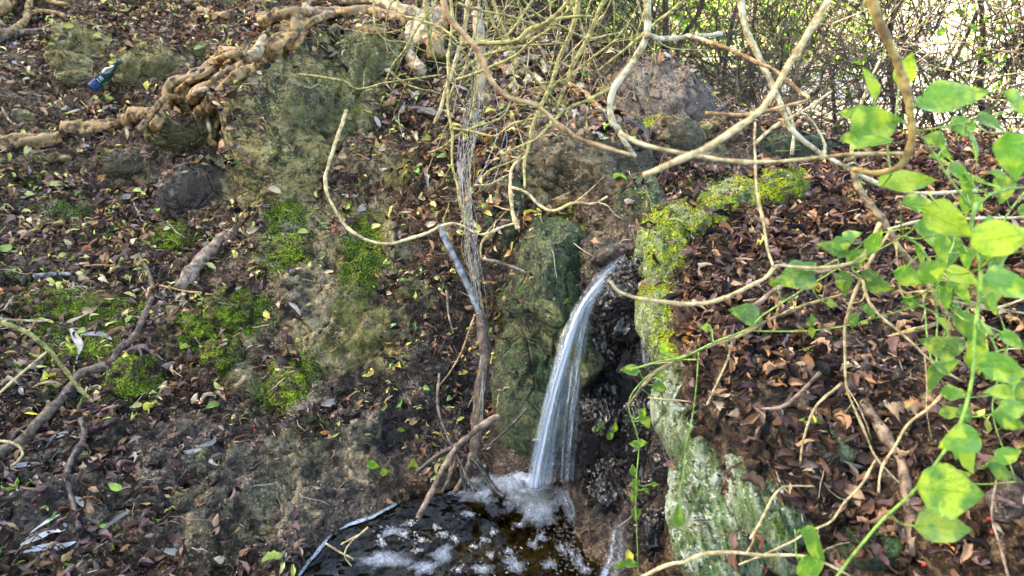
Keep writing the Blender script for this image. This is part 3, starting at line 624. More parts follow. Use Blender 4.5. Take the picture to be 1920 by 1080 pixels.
def scatter(n, xr, yr, size, liftmax, tilt):
    out = []
    xs = rng.uniform(*xr, n); ys = rng.uniform(*yr, n); u = rng.random(n)
    cl = fbm(np.stack([xs, ys, xs * 0], 1), 6, 3, 404)
    down = Vector((0, 0, -1))
    for k in range(n):
        loc, nr, idx, d = TREE.ray_cast(Vector((xs[k], ys[k], 3.5)), down)
        if loc is None or loc.z < .006: continue
        out.append((loc, nr, u[k], cl[k]))
    L_ = np.array([o[0][:] for o in out]); ppx, ppy, dd = proj(L_)
    bare = blobs(ppx, ppy, BARE)
    bare = np.clip(bare * 1.7, 0, .985)
    res = []
    for (loc, nr, uu, c), bx, qx, qy, d in zip(out, bare, ppx, ppy, dd):
        slope = nr.z
        dens = (1 - bx) * ((.30 + .95 * ss(c * 2.6 + .55)) if loc.x < .38 else (.6 + .5 * ss(c * 2 + .6))) * np.clip((slope - .12) * 2.2, 0, 1)
        if inside(np.array([loc.x]), np.array([loc.y]), POOL)[0]: continue
        if uu < dens: res.append((loc, nr, qx, qy, d))
    return res
def leaf_frame(loc, nr, size, tilt, lift):
    a = rng.uniform(0, 2 * math.pi)
    n = (Vector(nr) + Vector(rng.normal(0, tilt, 3))).normalized()
    t = Vector((math.cos(a), math.sin(a), 0)); t = (t - n * t.dot(n)).normalized(); b_ = n.cross(t)
    return np.array([t, b_, n]) * size, np.array(loc) + np.array(nr) * lift
cand = []
cand += scatter(28000, (-1.95, .42), (1.1, 3.4), .04, .01, .3)
cand += scatter(36000, (.36, 2.1), (.6, 3.3), .05, .02, .5)
cand += scatter(24000, (-3.15, 2.4), (3.4, 5.2), .05, .02, .4)
cand += scatter(3000, (-3.1, 3), (5.2, 6.8), .05, .02, .4)
cand += scatter(2500, (-3.1, -1.9), (2.4, 3.4), .05, .02, .4)
cand += scatter(1500, (-3.1, -1.9), (1.0, 3.4), .05, .02, .4)
acc = Acc(); single = []
for loc, nr, qx, qy, d in cand:
    rg = region(qx, qy, loc.x, loc.y); key = KEYS[rng.choice(9, p=np.array(MIX[rg]) / sum(MIX[rg]))]
    col = np.array(PAL[key][rng.integers(len(PAL[key]))]) * rng.uniform(.7, 1.35); lu = col.mean(); col = np.clip(lu + (col - lu) * (1.15 if key in ('brown', 'purple', 'tan', 'dark') else .82), .004, 1)
    size = {'right': rng.uniform(.018, .048), 'upper': rng.uniform(.022, .058), 'mud': rng.uniform(.02, .05), 'wetgut': rng.uniform(.018, .044), 'crest': rng.uniform(.025, .06)}[rg]
    if key in ('grey',): size *= 1.15
    tilt = .55 if rg == 'right' else (.26 if rg in ('mud', 'wetgut') else .40)
    lift = .004 + rng.random() ** 2 * (.022 if rg == 'right' else .010)
    Bm, c = leaf_frame(loc, nr, size, tilt, lift)
    inframe = 0 < qx < 1920 and 0 < qy < 1080
    pxl = size / d * F
    score = pxl * (1.35 if key in ('yellow', 'lime', 'tan', 'green', 'orange') else (.6 if key == 'dark' else 1)) * (lift > .008 or key in ('yellow', 'lime', 'tan', 'orange', 'green')) * inframe
    single.append((score, key, col, size, Bm, c, qx, qy, rg, int(rng.integers(42 if rg == 'right' else 30))))
single.sort(key=lambda s: -s[0])
PLACE = {'right': ('leaf litter of the right bank', 'on the right bank'), 'upper': ('leaf litter of the upper left slope', 'on the upper left slope'), 'mud': ('wet mud at the lower left', 'on the lower left mud'),
         'wetgut': ('damp slope left of the waterfall', 'left of the waterfall'), 'crest': ('slope behind the hanging twigs', 'behind the hanging twigs')}
SH = ['lance shaped', 'broad', 'blunt', 'very narrow', 'slim', 'oval']
single = [t_[:9] + (t_[9] if t_[8] == 'right' else t_[9],) for t_ in single]
meshcache = {}
NS = 300
for s_, key, col, size, Bm, c, qx, qy, rg, li in single[:NS]:
    ci = int(rng.integers(len(PAL[key]))); mk = (li, key, ci)
    if mk not in meshcache:
        V, T = LBH[li]; meshcache[mk] = mesh_np('fallen_leaf', V * .045, T, M_leaf, True, {'tint': np.tile(np.array(PAL[key][ci]), (len(V), 1))})
    o = obj('fallen_leaf', meshcache[mk]); sz = np.linalg.norm(Bm[0])
    Mx = Matrix((Bm.T / .045).tolist()).to_4x4(); Mx.translation = Vector(c); o.matrix_world = Mx
    cw = {'lime': 'yellow green', 'purple': 'purplish brown', 'dark': 'blackened'}.get(key, key)
    nm = near(qx, qy); lb = f"{cw} {SH[li // 7]} {CURL[li % 7]} fallen leaf {nm}"
    tag(o, lb, 'leaf', f"{cw} {SH[li // 7]} {CURL[li % 7]} fallen leaves {nm}")
for s_, key, col, size, Bm, c, qx, qy, rg, li in single[NS:]:
    V, T = LBH[li] if rg == 'right' and qy > 300 else LB[li % 30]; acc.add(V @ Bm + c, T, col)
tag(obj('leaf_litter', acc.mesh('leaf_litter', M_leaf, True, 'tint')), 'brown and purple leaf litter with scattered yellow leaves covering both banks', kind='stuff')

acc = Acc()
for k in range(2600):
    loc, nr, idx, d = TREE.ray_cast(Vector((rng.uniform(-2.6, 2.1), rng.uniform(.7, 4.8), 3.5)), Vector((0, 0, -1)))
    if loc is None or loc.z < .01 or nr.z < .2: continue
    a = rng.uniform(0, 6.28); L_ = rng.uniform(.02, .11); t = Vector((math.cos(a), math.sin(a), 0)); t = (t - nr * t.dot(nr)).normalized(); m_ = np.array(loc) + np.array(nr) * rng.uniform(.006, .018); tt = np.array(t) * L_ / 2
    kk = rng.normal(0, L_ * .08, 3); V, T = tube_np(np.array([m_ - tt, m_ - tt * .3 + kk, m_ + tt * .4 - kk * .4, m_ + tt]), rng.uniform(.0007, .0020), 4)
    acc.add(V, T, [(.05, .035, .025), (.14, .09, .055), (.30, .22, .14), (.48, .38, .26)][int(rng.integers(4))])
tag(obj('twig_litter', acc.mesh('twig_litter', M_leaf, True, 'tint')), 'fine broken stalks and twigs scattered through the leaf litter', kind='stuff')
# tiny crumbs: broken leaf bits and pebbles among the litter
acc = Acc(); n = 26000
xs = rng.uniform(-1.95, 2.0, n); ys = rng.uniform(.85, 3.6, n)
oc = np.array([(1,0,0),(-1,0,0),(0,1,0),(0,-1,0),(0,0,1),(0,0,-1)], float); ot = np.array([(0,2,4),(2,1,4),(1,3,4),(3,0,4),(2,0,5),(1,2,5),(3,1,5),(0,3,5)])
for k in range(n):
    loc, nr, idx, d = TREE.ray_cast(Vector((xs[k], ys[k], 3.5)), Vector((0, 0, -1)))
    if loc is None or loc.z < .004: continue
    qx_, qy_, _ = proj(np.array([loc[:]]))
    if blobs(qx_, qy_, WET_AND_SHADE[3:6] + [(1080, 600, 40, 80, 0, 1.7)], 2)[0] > .35: continue
    s = rng.uniform(.0012, .0045); q = rng.random()
    col = [(.03,.022,.018),(.09,.06,.04),(.16,.11,.075),(.30,.24,.18)][int(q * 3.99) if q < .93 else 3]
    V = oc * np.array([s * rng.uniform(.6, 2), s, s * rng.uniform(.3, .8)]) + rng.normal(0, s * .25, (6, 3)); a = rng.uniform(0, 6.28); ca, sa = math.cos(a), math.sin(a)
    V = np.stack([V[:, 0] * ca - V[:, 1] * sa, V[:, 0] * sa + V[:, 1] * ca, V[:, 2]], 1)
    acc.add(V + np.array(loc) + np.array(nr) * s * .4, ot, col)
tag(obj('crumbs_and_grit', acc.mesh('crumbs_and_grit', M_leaf, False, 'tint')), 'dark grit and broken leaf crumbs on the wet soil', kind='stuff')

# moss leaflets on the cushions and on the green patches
acc = Acc(); n = 60000
xs = rng.uniform(-1.9, 1.4, n); ys = rng.uniform(1.2, 3.4, n); keepm = []
for k in range(n):
    loc, nr, idx, d = TREE.ray_cast(Vector((xs[k], ys[k], 3.5)), Vector((0, 0, -1)))
    if loc is not None and loc.z > .01: keepm.append((loc[:], nr[:]))
K = np.array(keepm); qx, qy, dd = proj(K[:, 0]); mm = blobs(qx, qy, MOSS) * (np.abs(K[:, 1, 2]) > .1)
nz = fbm(K[:, 0], 14, 3, 66)
sel = K[(rng.random(len(K)) < mm * 1.3 * ss(nz * 2.2 + .55))]
qx2, _, _ = proj(sel[:, 0])
for (c, nr), qq in zip(sel, qx2):
    for r_ in range(6):
        s = rng.uniform(.0022, .0055); a = rng.uniform(0, 6.28); cc = c + rng.normal(0, .004, 3) + nr * .002
        d1 = np.array([math.cos(a), math.sin(a), rng.uniform(.1, 1.2)]); d1 /= np.linalg.norm(d1); d2 = np.cross(d1, nr); 
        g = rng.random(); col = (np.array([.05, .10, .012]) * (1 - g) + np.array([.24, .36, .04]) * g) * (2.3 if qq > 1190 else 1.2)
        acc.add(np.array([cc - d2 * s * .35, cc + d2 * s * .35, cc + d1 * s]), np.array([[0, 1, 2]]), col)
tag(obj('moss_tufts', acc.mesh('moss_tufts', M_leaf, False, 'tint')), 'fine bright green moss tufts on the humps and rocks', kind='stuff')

# ---------------------------------------------------------------- branches
def jitter(P, amt, seed):
    sc = 14.0; return P + amt * np.stack([noise(P, sc, seed), noise(P, sc, seed + 1), noise(P, sc, seed + 2)], 1)
bseed = [0]
def branch(name, path, rpx, mat, label, cat='branch', d=None, ground=False, group=None, parts=(), taper=.7, knobs=.22, wob=.004, sides=8, lift=.0, parent=None, twigs=0, ridge=0.0):
    """path: (px,py[,depth]) points; depth d=(start,end) or on the ground"""
    bseed[0] += 1; n = len(path); pts_ = []
    for k, p in enumerate(path):
        if ground:
            l, nr = hit(p[0], p[1]); pts_.append(np.array(l) + np.array(nr) * lift)
        else:
            dd = p[2] if len(p) > 2 else d[0] + (d[1] - d[0]) * k / (n - 1)
            pts_.append(at(p[0], p[1], dd))
    C = catmull(pts_, 7); C = jitter(C, wob, bseed[0] * 5)
    t = np.linspace(0, 1, len(C)); dep_ = ((C - CN) @ FW); dm = dep_.mean() if ground else dep_.mean()
    r0 = rpx * dm / F * (.84 if mat in (B_tan, B_lichen, B_orange, B_gold) else 1)
    rr = r0 * (1 - (1 - taper) * t) * (1 + .10 * np.sin(t * 19 + bseed[0]) ** 8)
    rr = rr * (1 + .16 * np.maximum(0, noise(C * 1.0, 38, bseed[0])) * 2)
    V, T = tube_np(C, rr, sides, knobs, bseed[0], ridge)
    org = C[len(C) // 2] if parent is None else np.zeros(3)
    if parent is None:
        o = obj(name, mesh_np(name, V - org, T, mat), None, Vector(org)); tag(o, label, cat, group)
    else:
        o = obj(name, mesh_np(name, V - np.array(parent.location), T, mat), parent)
    o['_c'] = 0; del o['_c']
    if twigs:
        rs = np.random.default_rng(bseed[0])
        for q in range(twigs):
            k = int(rs.integers(3, len(C) - 3)); tt = C[k + 1] - C[k]; tt /= np.linalg.norm(tt); dv = rs.normal(size=3); dv -= tt * (dv @ tt) ; dv /= np.linalg.norm(dv)
            L_ = rs.uniform(.03, .12); dv = dv * .8 + tt * rs.uniform(.2, .9); S = np.array([C[k] + dv * L_ * u + rs.normal(0, .003, 3) * (u > 0) for u in (0, .35, .7, 1)])
            V, T = tube_np(catmull(S, 3), rr[k] * np.linspace(.5, .15, 10), 5)
            base = np.array(parent.location) if parent is not None else org
            obj('side_twig', mesh_np('side_twig', V - base, T, mat), parent if parent is not None else o)
    return o

# near, out of focus branches at the upper right: one shrub reaching in from above
b0 = branch('branch', [(1222,-60),(1214,0),(1212,60),(1190,112),(1152,168),(1143,212),(1162,250),(1192,292)], 8.5, B_lichen, 'pale lichen covered branch hanging down right of centre, bent like a hook', d=(1.15,1.2), taper=.7)
branch('branch', [(1213,68),(1245,76),(1290,72),(1352,64)], 6, B_lichen, '', d=(1.13,1.2), parent=b0)
branch('branch', [(1325,76),(1362,92),(1410,115),(1452,132),(1500,172),(1512,184),(1480,195),(1400,212),(1322,210)], 4.5, B_orange, 'orange brown twig bent back on itself in the upper right', d=(1.1,1.0))
b1 = branch('branch', [(1372,-60),(1388,0),(1404,60),(1424,112),(1446,156),(1466,200),(1484,242),(1512,272),(1560,298),(1600,320),(1650,348),(1720,362),(1830,358)], 7.5, B_lichen, 'long pale grey branch running from the top down to the right', d=(1.25,1.2), taper=.55, twigs=4)
branch('branch', [(1600,318),(1604,345),(1636,398),(1662,428),(1690,468),(1725,515),(1765,572),(1805,622)], 7, B_spot, 'spotted brown branch slanting down through the vine leaves', d=(1.2,1.15), taper=.6, twigs=3)
branch('branch', [(1582,-50),(1558,0),(1536,36),(1502,82),(1452,168),(1428,202),(1382,240),(1318,282),(1210,330)], 7, B_tan, 'straight tan branch crossing diagonally in front at upper right', d=(.78,.72), taper=.9)
branch('branch', [(1632,-60),(1642,0),(1656,58),(1680,112),(1697,172),(1706,230),(1706,268),(1692,308),(1664,326),(1636,330),(1600,322)], 10, B_gold, 'thick golden brown branch curving down beside the vine leaves', d=(.72,.8), taper=.6)
branch('branch', [(1160,248),(1205,270),(1282,292),(1400,304),(1500,298),(1600,288),(1692,288)], 5, B_tan, 'thin tan branch crossing horizontally at upper right', d=(.85,.85), taper=.7)
branch('branch', [(826,-40),(840,30),(892,92),(922,150),(952,180),(1002,196),(1052,236),(1102,266),(1180,290)], 6.5, B_orange, 'orange brown branch slanting from top centre to the hooked branch', d=(.95,1.05), taper=.7)
branch('branch', [(1452,500),(1438,455),(1424,360),(1412,270),(1414,225)], 3.2, B_tan, 'thin upright tan twig above the right bank', d=(1.0,1.05))
branch('branch', [(1146,525),(1165,546),(1212,562),(1282,567),(1362,553),(1428,524),(1455,500),(1500,503),(1560,500),(1605,488),(1632,460),(1650,420)], 4.0, B_tan, 'long curved tan twig reaching from the right bank over the waterfall lip', d=(1.0,1.05), taper=1.1)
branch('branch', [(1290,70),(1330,78)], 5, B_lichen, '', d=(1.17,1.12), parent=b0)
# centre twigs
CT = [([(652,205),(630,262),(614,312),(612,350),(640,412),(684,447),(740,456),(792,442),(832,424),(862,422),(902,438),(942,425),(968,418)],4,B_tan,1.45,1.5,'long yellowish twig sagging in a curve across the centre'),
 ([(972,432),(960,396),(955,352),(962,310),(985,288),(996,262)],4.2,B_tan,1.5,1.6,'upright twig ending above the dark green boulder'),
 ([(957,352),(990,362),(1016,384),(1040,394),(1074,382),(1112,382),(1140,368)],3.8,B_tan,1.5,1.45,'curved pale twig in front of the dark green boulder'),
 ([(560,140),(640,152),(673,165),(757,150),(830,140)],2.4,B_olive,1.9,2.0,'fine olive twig crossing the yellow green boulder'),
 ([(747,-30),(750,20),(780,32),(813,47),(840,63),(860,84)],2.6,B_olive,1.7,1.6,'olive twig from top edge joining the crossing twigs'),
 ([(867,85),(907,83),(940,80),(970,73),(990,53),(1023,37),(1057,10),(1085,-30)],4.6,B_olive,1.5,1.4,'thick olive branch curving up to the top centre'),
 ([(897,82),(973,80),(1007,57),(1040,40),(1083,33),(1118,32)],3.4,B_olive,1.5,1.5,'olive twig running parallel to the thick olive branch'),
 ([(882,-30),(877,13),(870,57),(857,100),(837,157),(827,200),(816,232)],5.2,B_tan,1.6,1.7,'pale straight stick leaning left of the wire like strands'),
 ([(840,-30),(847,60),(840,110),(837,173),(847,233),(848,283),(855,360),(876,424)],3.2,B_olive,1.6,1.5,'long vertical olive twig beside the grey strands'),
 ([(1097,-30),(1087,0),(1070,60),(1040,133),(1017,193),(1000,233),(993,262)],5,B_olive,1.55,1.6,'straight olive branch slanting down left from the top'),
 ([(1152,-30),(1137,0),(1107,60),(1073,120),(1057,163),(1043,213)],4.4,B_olive,1.5,1.6,'second slanting olive branch right of the first one'),
 ([(1160,160),(1107,187),(1067,207),(1033,233),(1000,263),(940,293)],3.2,B_olive,1.6,1.55,'olive twig rising to the right above the grey brown boulder'),
 ([(847,240),(890,247),(927,253),(953,237),(973,227),(1007,217),(1040,213)],2.6,B_olive,1.7,1.6,'wavy olive twig across the grey strands'),
 ([(853,147),(893,133),(940,117),(973,97),(1007,70),(1033,50),(1075,0)],3.2,B_olive,1.6,1.5,'olive twig slanting up to the right from the pale stick'),
 ([(900,-25),(917,30),(940,67),(960,100),(1000,143),(1033,183),(1060,202)],3.0,B_olive,1.65,1.7,'olive twig slanting down right through the crossing twigs'),
 ([(915,-25),(940,43),(953,73),(963,113),(970,165)],3.2,B_olive,1.8,1.8,'short olive twig hanging in the middle of the tangle'),
 ([(798,-25),(803,60),(812,110)],5.2,B_olive,2.2,2.3,'thick upright olive shoot in front of the root mass'),
 ([(893,107),(940,97),(993,87),(1055,85)],2.6,B_olive,1.7,1.7,'nearly level olive twig above the crest'),
 ([(1007,155),(1040,153),(1063,147),(1107,113),(1133,90),(1180,40)],2.4,B_olive,1.9,1.9,'fine olive twig bending upward on the crest'),
 ([(860,5),(880,13),(927,27),(973,40),(1023,55),(1045,53)],2.4,B_olive,1.6,1.7,'fine olive twig near the top centre'),
 ([(733,135),(750,150),(787,167),(830,179)],2.4,B_olive,1.9,1.9,'short olive twig beside the pale hanging roots'),
 ([(990,273),(984,317),(983,353)],3.0,B_olive,1.55,1.5,'short upright olive twig over the grey brown boulder'),
 ([(893,345),(925,343),(955,330)],2.2,B_tan,1.6,1.6,'short pale twig left of the upright twig'),
 ([(903,337),(927,317),(967,300),(985,285)],2.4,B_olive,1.6,1.6,'short slanting twig above the short pale twig'),
 ([(807,287),(827,277),(853,253),(887,237),(940,220),(960,187),(972,158)],2.4,B_olive,1.75,1.7,'bowed olive twig left of the grey strands'),
 ([(700,-20),(702,40),(720,70),(760,82),(800,95)],2.0,B_olive,2.3,2.3,'fine twig in front of the thick root at the top'),
 ([(970,-20),(1000,20),(1050,48),(1110,70),(1160,64)],2.6,B_olive,1.9,2.1,'olive twig running out to the right at the top'),
 ([(1300,-20),(1245,30),(1200,70),(1150,110),(1120,130)],3.0,B_olive,1.7,1.8,'olive twig crossing behind the hooked branch'),
 ([(905,-20),(893,60),(897,140),(880,230)],2.4,B_olive,1.9,1.9,'slim olive twig hanging along the grey strands'),
 ([(830,-20),(790,45),(745,110),(720,160)],2.2,B_olive,2.2,2.3,'slim twig slanting over the pale hanging roots'),
 ([(1010,-20),(960,60),(900,110),(856,150),(838,200)],2.6,B_olive,1.75,1.7,'slim twig slanting down left through the tangle'),
 ([(845,452),(832,420),(842,380)],1.8,B_olive,1.7,1.7,'tiny twig tip above the leaning grey stick'),
 ([(920,438),(905,455),(905,490)],3.0,B_tan,1.5,1.55,'short spur hanging from the sagging yellowish twig')]
for pth, r_, mt, d0, d1, lb in CT:
    branch('twig', pth, r_, mt, lb, 'twig', d=(d0, d1), taper=.6, wob=.006, sides=6, twigs=(2 if len(pth) > 4 else 0))
tg = empty('twig_tangle', Vector(at(960, 60, 1.9)), 'tangle of fine straw coloured twigs crossing at top centre', 'twigs'); rs = np.random.default_rng(31)
for k in range(46):
    x0, y0 = rs.uniform(780, 1240), rs.uniform(-60, 60); a_ = R(rs.choice([rs.normal(115, 22), rs.normal(65, 22)])); Ln = rs.uniform(110, 300); dd = rs.uniform(1.5, 2.5); cv = rs.normal(0, 35)
    pts_ = [at(x0 + math.cos(a_) * Ln * u - math.sin(a_) * cv * math.sin(math.pi * u), y0 + math.sin(a_) * Ln * u + math.cos(a_) * cv * math.sin(math.pi * u), dd + .12 * u) for u in (0, .25, .5, .75, 1)]
    C = jitter(catmull(pts_, 6), .006, 700 + k); V, T = tube_np(C - np.array(tg.location), np.linspace(1, .4, len(C)) * rs.uniform(.0013, .0028), 5); obj('twig', mesh_np('twig', V, T, B_olive if k % 3 else B_tan), tg)
# grey strands and stake
st = empty('hanging_strands', at(895, 300, 2.0), 'bundle of grey wiry strands hanging from the top centre down to the pool', 'dry vine')
base = [(905,-20),(903,60),(897,130),(890,200),(880,262),(872,320),(876,400),(884,470),(896,540),(905,620),(903,700),(897,780),(888,855)]
dpt = [2.4,2.4,2.38,2.35,2.3,2.22,2.15,2.1,2.05,2.0,1.95,1.92,1.95]
for k in range(26):
    rs = np.random.default_rng(900 + k); o1 = rs.normal(0, 1, 4); n0 = int(rs.integers(0, 4)); n1 = int(rs.integers(8, 14)); pp = []
    for q in range(n0, min(n1, 13)):
        wv = [13, 12, 12, 20, 20, 17, 17, 13, 9, 7, 6, 6, 9][q] * .62
        pp.append(tuple(at(base[q][0] + wv * 1.25 * math.sin(o1[0] * 3 + q * (1.1 + .3 * o1[1])) * (.4 + abs(o1[2]) * .6) + rs.normal(0, 3), base[q][1] + rs.normal(0, 6), dpt[q] - .02 * o1[3] * .5)))
    C = catmull(pp, 6); V, T = tube_np(C, rs.uniform(.0006, .0012), 4)
    obj('strand', mesh_np('strand', V - np.array(st.location), T, B_greystr if k % 4 else B_olive), st)
for pp in ([(845,130),(872,200),(930,240),(915,300),(890,350)], [(886,352),(905,320),(935,285),(948,240),(935,200),(923,150)], [(920,352),(935,315),(950,270),(947,235)], [(760,190),(748,215),(752,245),(762,262)]):
    C = catmull([at(p[0], p[1], 1.95) for p in pp], 6); V, T = tube_np(C, .0013, 4); obj('strand', mesh_np('strand', V - np.array(st.location), T, B_greystr), st)
branch('stick', [(824,422),(838,455),(862,505),(886,556),(906,604)], 5.8, B_grey, 'smooth blue grey stick leaning towards the hanging strands', 'stick', d=(2.02,1.98), taper=.9, knobs=.08, wob=.002)
branch('stake', [(904,590),(908,660),(904,730),(894,800),(892,862)], 10.5, B_brown, 'dark upright stake wrapped in strands at the pool edge', 'stake', d=(1.98,1.93), taper=1.0, knobs=.15)
branch('stake', [(896,15),(900,90),(905,178),(915,190)], 9, B_rootp, 'pale upright stem inside the grey strands near the top', 'stem', d=(2.5,2.5), taper=.9)
# dead sticks at the pool
for pth, r_, mt, d0, d1, lb in [
 ([(938,780),(907,797),(867,830),(842,862),(820,900),(803,933),(783,972)],6.5,B_dead,1.85,1.72,'crooked dead stick dipping its end into the pool'),
 ([(865,828),(828,850),(800,872),(780,884)],5,B_dark,1.86,1.86,'short dark stick branching left above the pool'),
 ([(822,700),(822,770),(837,817),(860,860),(892,925)],2.4,B_dead,1.8,1.8,'thin bent twig slanting down to the foam'),
 ([(885,860),(907,887),(930,920),(945,930)],4.5,B_dark,1.85,1.8,'black wet stick touching the foam left of the splash'),
 ([(990,765),(940,817),(900,850)],2.6,B_dark,1.85,1.9,'thin dark twig lying against the wet rock'),
 ([(856,862),(840,900),(826,925)],3.5,B_brown,1.88,1.85,'short stick behind the crooked dead stick'),
 ([(882,850),(870,887),(852,925)],5,B_dead,1.88,1.84,'stubby brown stick at the foot of the stake'),
 ([(868,860),(866,890),(876,922)],3.5,B_dark,1.86,1.84,'stubby dark stick beside the brown one'),
 ([(895,862),(918,900),(925,925)],3.0,B_dark,1.87,1.82,'small dark stick right of the stake'),
 ([(690,990),(660,1015),(648,1040),(660,1060)],2.2,B_tan,1.72,1.74,'pale twig arching out of the water at left'),
 ([(610,1020),(640,1038),(665,1050)],2.4,B_tan,1.76,1.75,'pale twig stub lying on the foam line'),
 ([(640,1020),(668,1005),(684,998)],1.8,B_tan,1.75,1.75,'tiny twig beside the arching pale twig'),
 ([(905,485),(935,492),(972,505),(985,512)],3.2,B_dead,1.98,1.98,'short pale stick lying against the green rock'),
 ([(890,590),(868,650),(845,695),(822,722)],1.8,B_orange,1.85,1.85,'fine reddish twig slanting over the dark leaves'),
 ([(835,545),(842,590),(850,625)],2.2,B_dead,2.05,2.02,'small upright dead twig left of the stake')]:
    branch('stick' if r_ > 3 else 'twig', pth, r_, mt, lb, 'stick' if r_ > 3 else 'twig', d=(d0, d1), taper=.75, sides=7)
# sticks and roots lying on the ground
def gb(name, pth, r_, mt, lb, cat, lift=.004, taper=.8, knobs=.25, sides=9, parent=None, twigs=0, wob=.006, ridge=0.0):
    return branch(name, pth, r_, mt, lb, cat, ground=True, taper=taper, knobs=knobs, sides=sides, lift=lift, parent=parent, twigs=twigs, wob=wob, ridge=ridge)
gb('log', [(446,434),(412,458),(378,492),(342,542)], 11, B_dead, 'short brown log lying on the slope above the moss hump', 'log', .02, 1.0)
gb('fallen_branch', [(-30,885),(20,850),(70,812),(112,768),(158,722),(190,690)], 9.5, B_brown, 'long dark fallen branch at the left edge', 'fallen branch', .05, .85, twigs=2)
gb('fallen_branch', [(190,692),(232,650),(262,630),(284,588),(280,540),(268,478)], 7, B_brown, 'crooked dark branch leading up from the long fallen branch', 'fallen branch', .035, .6, twigs=2)
gb('stick', [(166,790),(150,830),(140,880),(138,930),(148,985)], 7, B_dark, 'dark buried stick in the mud at lower left', 'stick', .02, .8)
gb('twig', [(157,504),(200,498),(247,490)], 2.4, B_orange, 'reddish straight twig on the leaves at left', 'twig', .012)
gb('twig', [(295,538),(350,546),(393,556),(434,550)], 2.4, B_orange, 'reddish twig below the short log', 'twig', .012)
gb('bark_strip', [(70,518),(110,517),(142,517)], 4.5, B_grey, 'pale grey straight bark strip on the moss at left', 'bark', .012)
gb('twig', [(25,560),(10,590),(0,610)], 2.4, B_dead, 'pale twig at the left edge above the moss', 'twig', .02)
gb('twig', [(250,372),(256,390),(262,412),(268,420)], 1.6, B_grey, 'fine pale stalk on the leaf litter', 'twig', .012)
gb('twig', [(308,416),(330,436),(346,452)], 1.6, B_tan, 'fine straw stalk over the moss pad', 'twig', .012)
gb('twig', [(36,240),(20,225),(5,205)], 2.5, B_dead, 'short brown twig on the upper left leaves', 'twig', .012)
gb('twig', [(135,205),(100,190),(60,180),(35,178)], 2.6, B_dead, 'brown twig below the stacked stones', 'twig', .012)
br = branch('branch', [(-20,602),(0,606),(45,622),(88,652),(118,690),(148,728),(172,752)], 4.6, B_olive, 'forked olive branch reaching in at the left edge', d=(1.35,1.55))
branch('branch', [(-10,745),(30,712),(62,685),(90,660)], 3, B_tan, '', d=(1.4,1.42), parent=br)
branch('twig', [(-10,826),(27,833),(42,848),(36,862),(18,876)], 3.2, B_tan, 'small hooked yellow twig at the left edge', 'twig', d=(1.35,1.35))
branch('twig', [(0,598),(30,600),(70,600),(95,598)], 3.0, B_lichen, 'pale level twig at the left edge', 'twig', d=(1.36,1.4))
